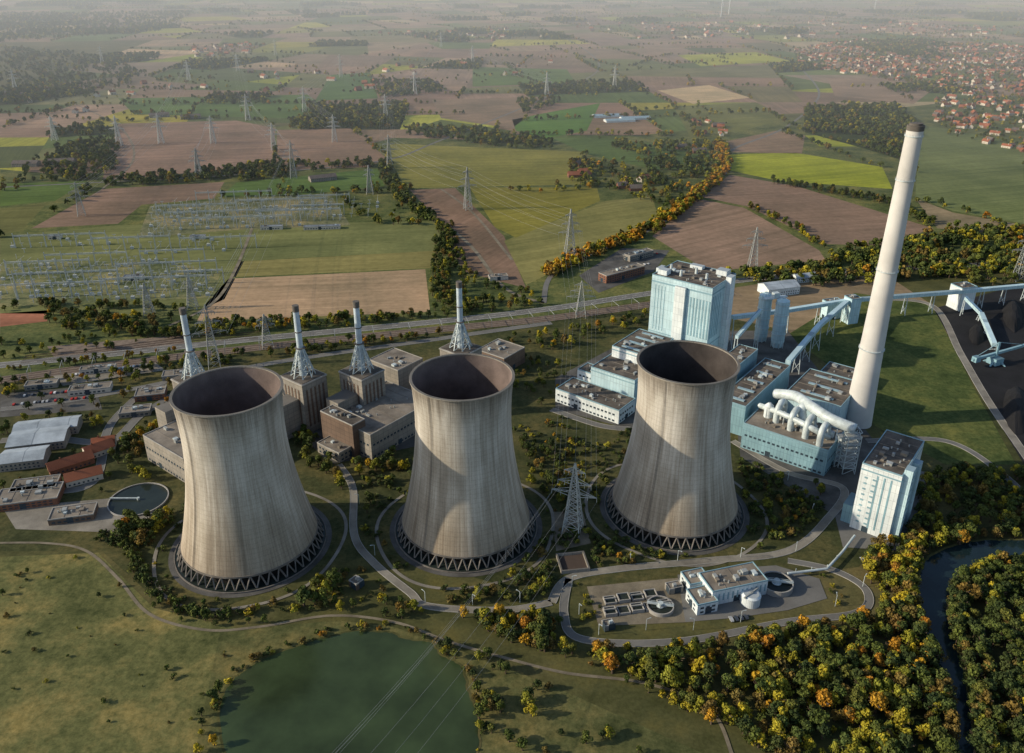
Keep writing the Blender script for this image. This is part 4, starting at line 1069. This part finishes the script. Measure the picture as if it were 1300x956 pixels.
# ---------------------------------------------------------------- villages
def house_mesh(name,wall,roof,w,l,h,rd):
    mb=MB(); mb.add([(-w,-l,0),(w,-l,0),(w,l,0),(-w,l,0),(-w,-l,h),(w,-l,h),(w,l,h),(-w,l,h),(0,-l,h+rd-.1),(0,l,h+rd-.1)],[(0,1,5,8,4),(1,2,6,5),(2,3,7,9,6),(3,0,4,7)],0)
    for s in (-1,1): mb.add([(s*(w+.5),-l-.4,h-.4),(s*(w+.5),l+.4,h-.4),(0,l+.4,h+rd),(0,-l-.4,h+rd)],[(0,1,2,3)],1)
    for s in (-1,1):
        for k in (-.6,-.1,.45): mb.box(s*w,k*l,1,2.3,.12,1.3,0,2)
    mb.box(w*.3,l*.3,h+rd*.4,h+rd+1.2,.9,.9,0,0); mb.box(w*.2,-l,0,2.1,1.1,.12,0,2)
    return meshof(name,mb,[wall,roof,'glass'])
HM=[house_mesh('village_house','plaster','tile',4.2,6,5,4),house_mesh('village_house','brick','tile',4.5,6.5,4,4.5),house_mesh('village_house','brick','tile2',4.5,6,5,4),house_mesh('village_house','plaster','tile',5,10,5,4)]
def village(name,px,dens,s0=.8,s1=1.15,tree=.7):
    e=empty(name); P=area(px,dens,s0,s1); g={}
    for p in P: g.setdefault(R.randrange(4),[]).append(p)
    for k,v in g.items(): instancer('house_group',v,HM[k],e)
    plant(name+'_trees',area(px,dens*tree*3,.5,.95),MIX,'f')
village('distant_village',[(1010,62),(1090,50),(1300,58),(1400,70),(1400,215),(1290,185),(1180,148),(1195,110),(1100,98),(1010,84)],.00055,.9,1.25,tree=.9)
village('distant_village',[(480,42),(640,36),(700,48),(560,55)],.00012,1.1,1.5,2)
village('distant_village',[(240,60),(330,55),(320,70),(250,74)],.00015,1.1,1.5,2)
village('farmstead_group',[(880,150),(925,155),(915,175),(880,170)],.0006)
village('farmstead_group',[(1180,150),(1300,185),(1300,195),(1200,170)],.0006)
village('farmstead_group',[(700,30),(1000,25),(1300,35),(1300,50),(800,50)],.00004,1.2,1.7,2)
village('farmstead_group',[(0,110),(700,70),(700,100),(0,150)],.00004,1.1,1.5,2)
for u,v in ((915,22),(1110,14),(925,18)):
    x,y=G(u,v); e=empty('wind_turbine',x,y); mb=MB(); mb.cyl(x,y,0,110,3,2,12); mb.box(x,y,108,113,5,9); a0=R.uniform(0,2)
    for k in range(3): a=a0+k*2.094; mb.beam((x,y-6,111),(x+45*math.cos(a),y-6,111+45*math.sin(a)),2.2)
    obj('tower_nacelle_blades',mb,'white',e)
# ---------------------------------------------------------------- cars and lamps
def carmesh(paint):
    mb=MB(); pr=[(-2.1,.35),(2.1,.35),(2.15,.8),(1.2,.95),(.6,1.42),(-1.3,1.42),(-1.95,.98),(-2.15,.9)]
    n=len(pr); mb.add([(x,-.88,z) for x,z in pr]+[(x,.88,z) for x,z in pr],[tuple(range(n)),tuple(range(n,2*n))[::-1]]+[(i,i+n,(i+1)%n+n,(i+1)%n) for i in range(n)],0)
    for s in (-1,1): mb.add([(1.05,s*.89,.97),(.6,s*.89,1.35),(-1.25,s*.89,1.35),(-1.8,s*.89,1.0)],[(0,1,2,3)],1)
    mb.add([(1.2,-.8,.97),(1.2,.8,.97),(.64,.75,1.4),(.64,-.75,1.4)],[(0,1,2,3)],1)
    for sx in (-1.3,1.3):
        for s in (-.8,.8):
            c=MB(); c.cyl(0,0,-.12,.12,.34,.34,12); mb.add([(sx+v[0],s+v[2],.34+v[1]) for v in c.v],c.f,2)
    return meshof('parked_car',mb,[paint,'glass','tyre'])
CM=[carmesh(p) for p in('carw','card','carr','cars')]
def cars(u0,v0,u1,v1,n,z=.23):
    a=G(u0,v0);b=G(u1,v1); ang=math.atan2(b[1]-a[1],b[0]-a[0])+math.pi/2
    for i in range(n):
        if R.random()<.3: continue
        t=(i+.5)/n; o=bpy.data.objects.new('parked_car',R.choice([CM[0],CM[1],CM[1],CM[3],CM[3],CM[2]])); o.location=(a[0]+(b[0]-a[0])*t,a[1]+(b[1]-a[1])*t,z); o.rotation_euler=(0,0,ang+R.uniform(-.05,.05)); col.objects.link(o)
cars(790,325,840,322,12); cars(770,345,825,335,12); cars(10,505,115,495,22); cars(10,515,115,505,20); cars(90,477,190,463,22); cars(925,788,950,784,4); cars(1090,712,1130,708,4)
lm=MB(); lm.beam((0,0,0),(0,0,8),.25); lm.beam((0,0,8),(1.8,0,8.4),.18); lm.box(2.1,0,8.3,8.55,1.0,.4); LMm=meshof('street_lamp',lm,['steel_w'])
for u,v in ((726,745),(760,806),(820,800),(880,800),(1060,770),(1095,745),(860,712),(940,708),(1010,700),(476,705),(456,640),(540,765),(600,768),(660,765),(1000,610),(800,715),(735,780),(940,790),(1030,655)):
    x,y=G(u,v); o=bpy.data.objects.new('street_lamp',LMm); o.location=(x,y,0); o.rotation_euler=(0,0,R.uniform(0,6)); col.objects.link(o)
# ---------------------------------------------------------------- haze
m=bpy.data.materials.new('air_haze'); m.use_nodes=True; nt=m.node_tree; nt.nodes.clear()
vs_=nt.nodes.new('ShaderNodeVolumeScatter'); vs_.inputs['Density'].default_value=1.7e-4; vs_.inputs['Color'].default_value=(.84,.93,1,1); vs_.inputs['Anisotropy'].default_value=.0
o_=nt.nodes.new('ShaderNodeOutputMaterial'); nt.links.new(vs_.outputs[0],o_.inputs['Volume'])
mb=MB(); mb.box(0,22200,-20,420,50000,42000); hz=obj('air_haze',mb,[m])
# ---------------------------------------------------------------- light, sky, camera
el,az=math.radians(23),math.radians(6)
sd=bpy.data.lights.new('sun','SUN'); sd.energy=5.0; sd.angle=math.radians(.5); sd.color=(1,.86,.64)
so=bpy.data.objects.new('sun',sd); col.objects.link(so); so.location=(-500,-300,800)
so.rotation_euler=Vector((math.cos(el)*math.cos(az),math.cos(el)*math.sin(az),-math.sin(el))).to_track_quat('-Z','Y').to_euler()
w=bpy.data.worlds.new('World'); scn.world=w; w.use_nodes=True; nt=w.node_tree
sk=nt.nodes.new('ShaderNodeTexSky'); sk.sky_type='NISHITA'; sk.sun_disc=False; sk.sun_elevation=el; sk.sun_rotation=math.radians(264)
bg=nt.nodes['Background']; nt.links.new(sk.outputs[0],bg.inputs[0]); bg.inputs[1].default_value=.15
cd=bpy.data.cameras.new('camera'); cd.sensor_width=36; cd.lens=FP/1300*36; cd.shift_y=-45/1300; cd.clip_start=1; cd.clip_end=80000
co=bpy.data.objects.new('camera',cd); co.location=(0,0,H); co.rotation_euler=(math.pi/2-TH,0,0); col.objects.link(co); scn.camera=co
scn.view_settings.view_transform='Standard'; scn.view_settings.look='None'; scn.view_settings.exposure=0
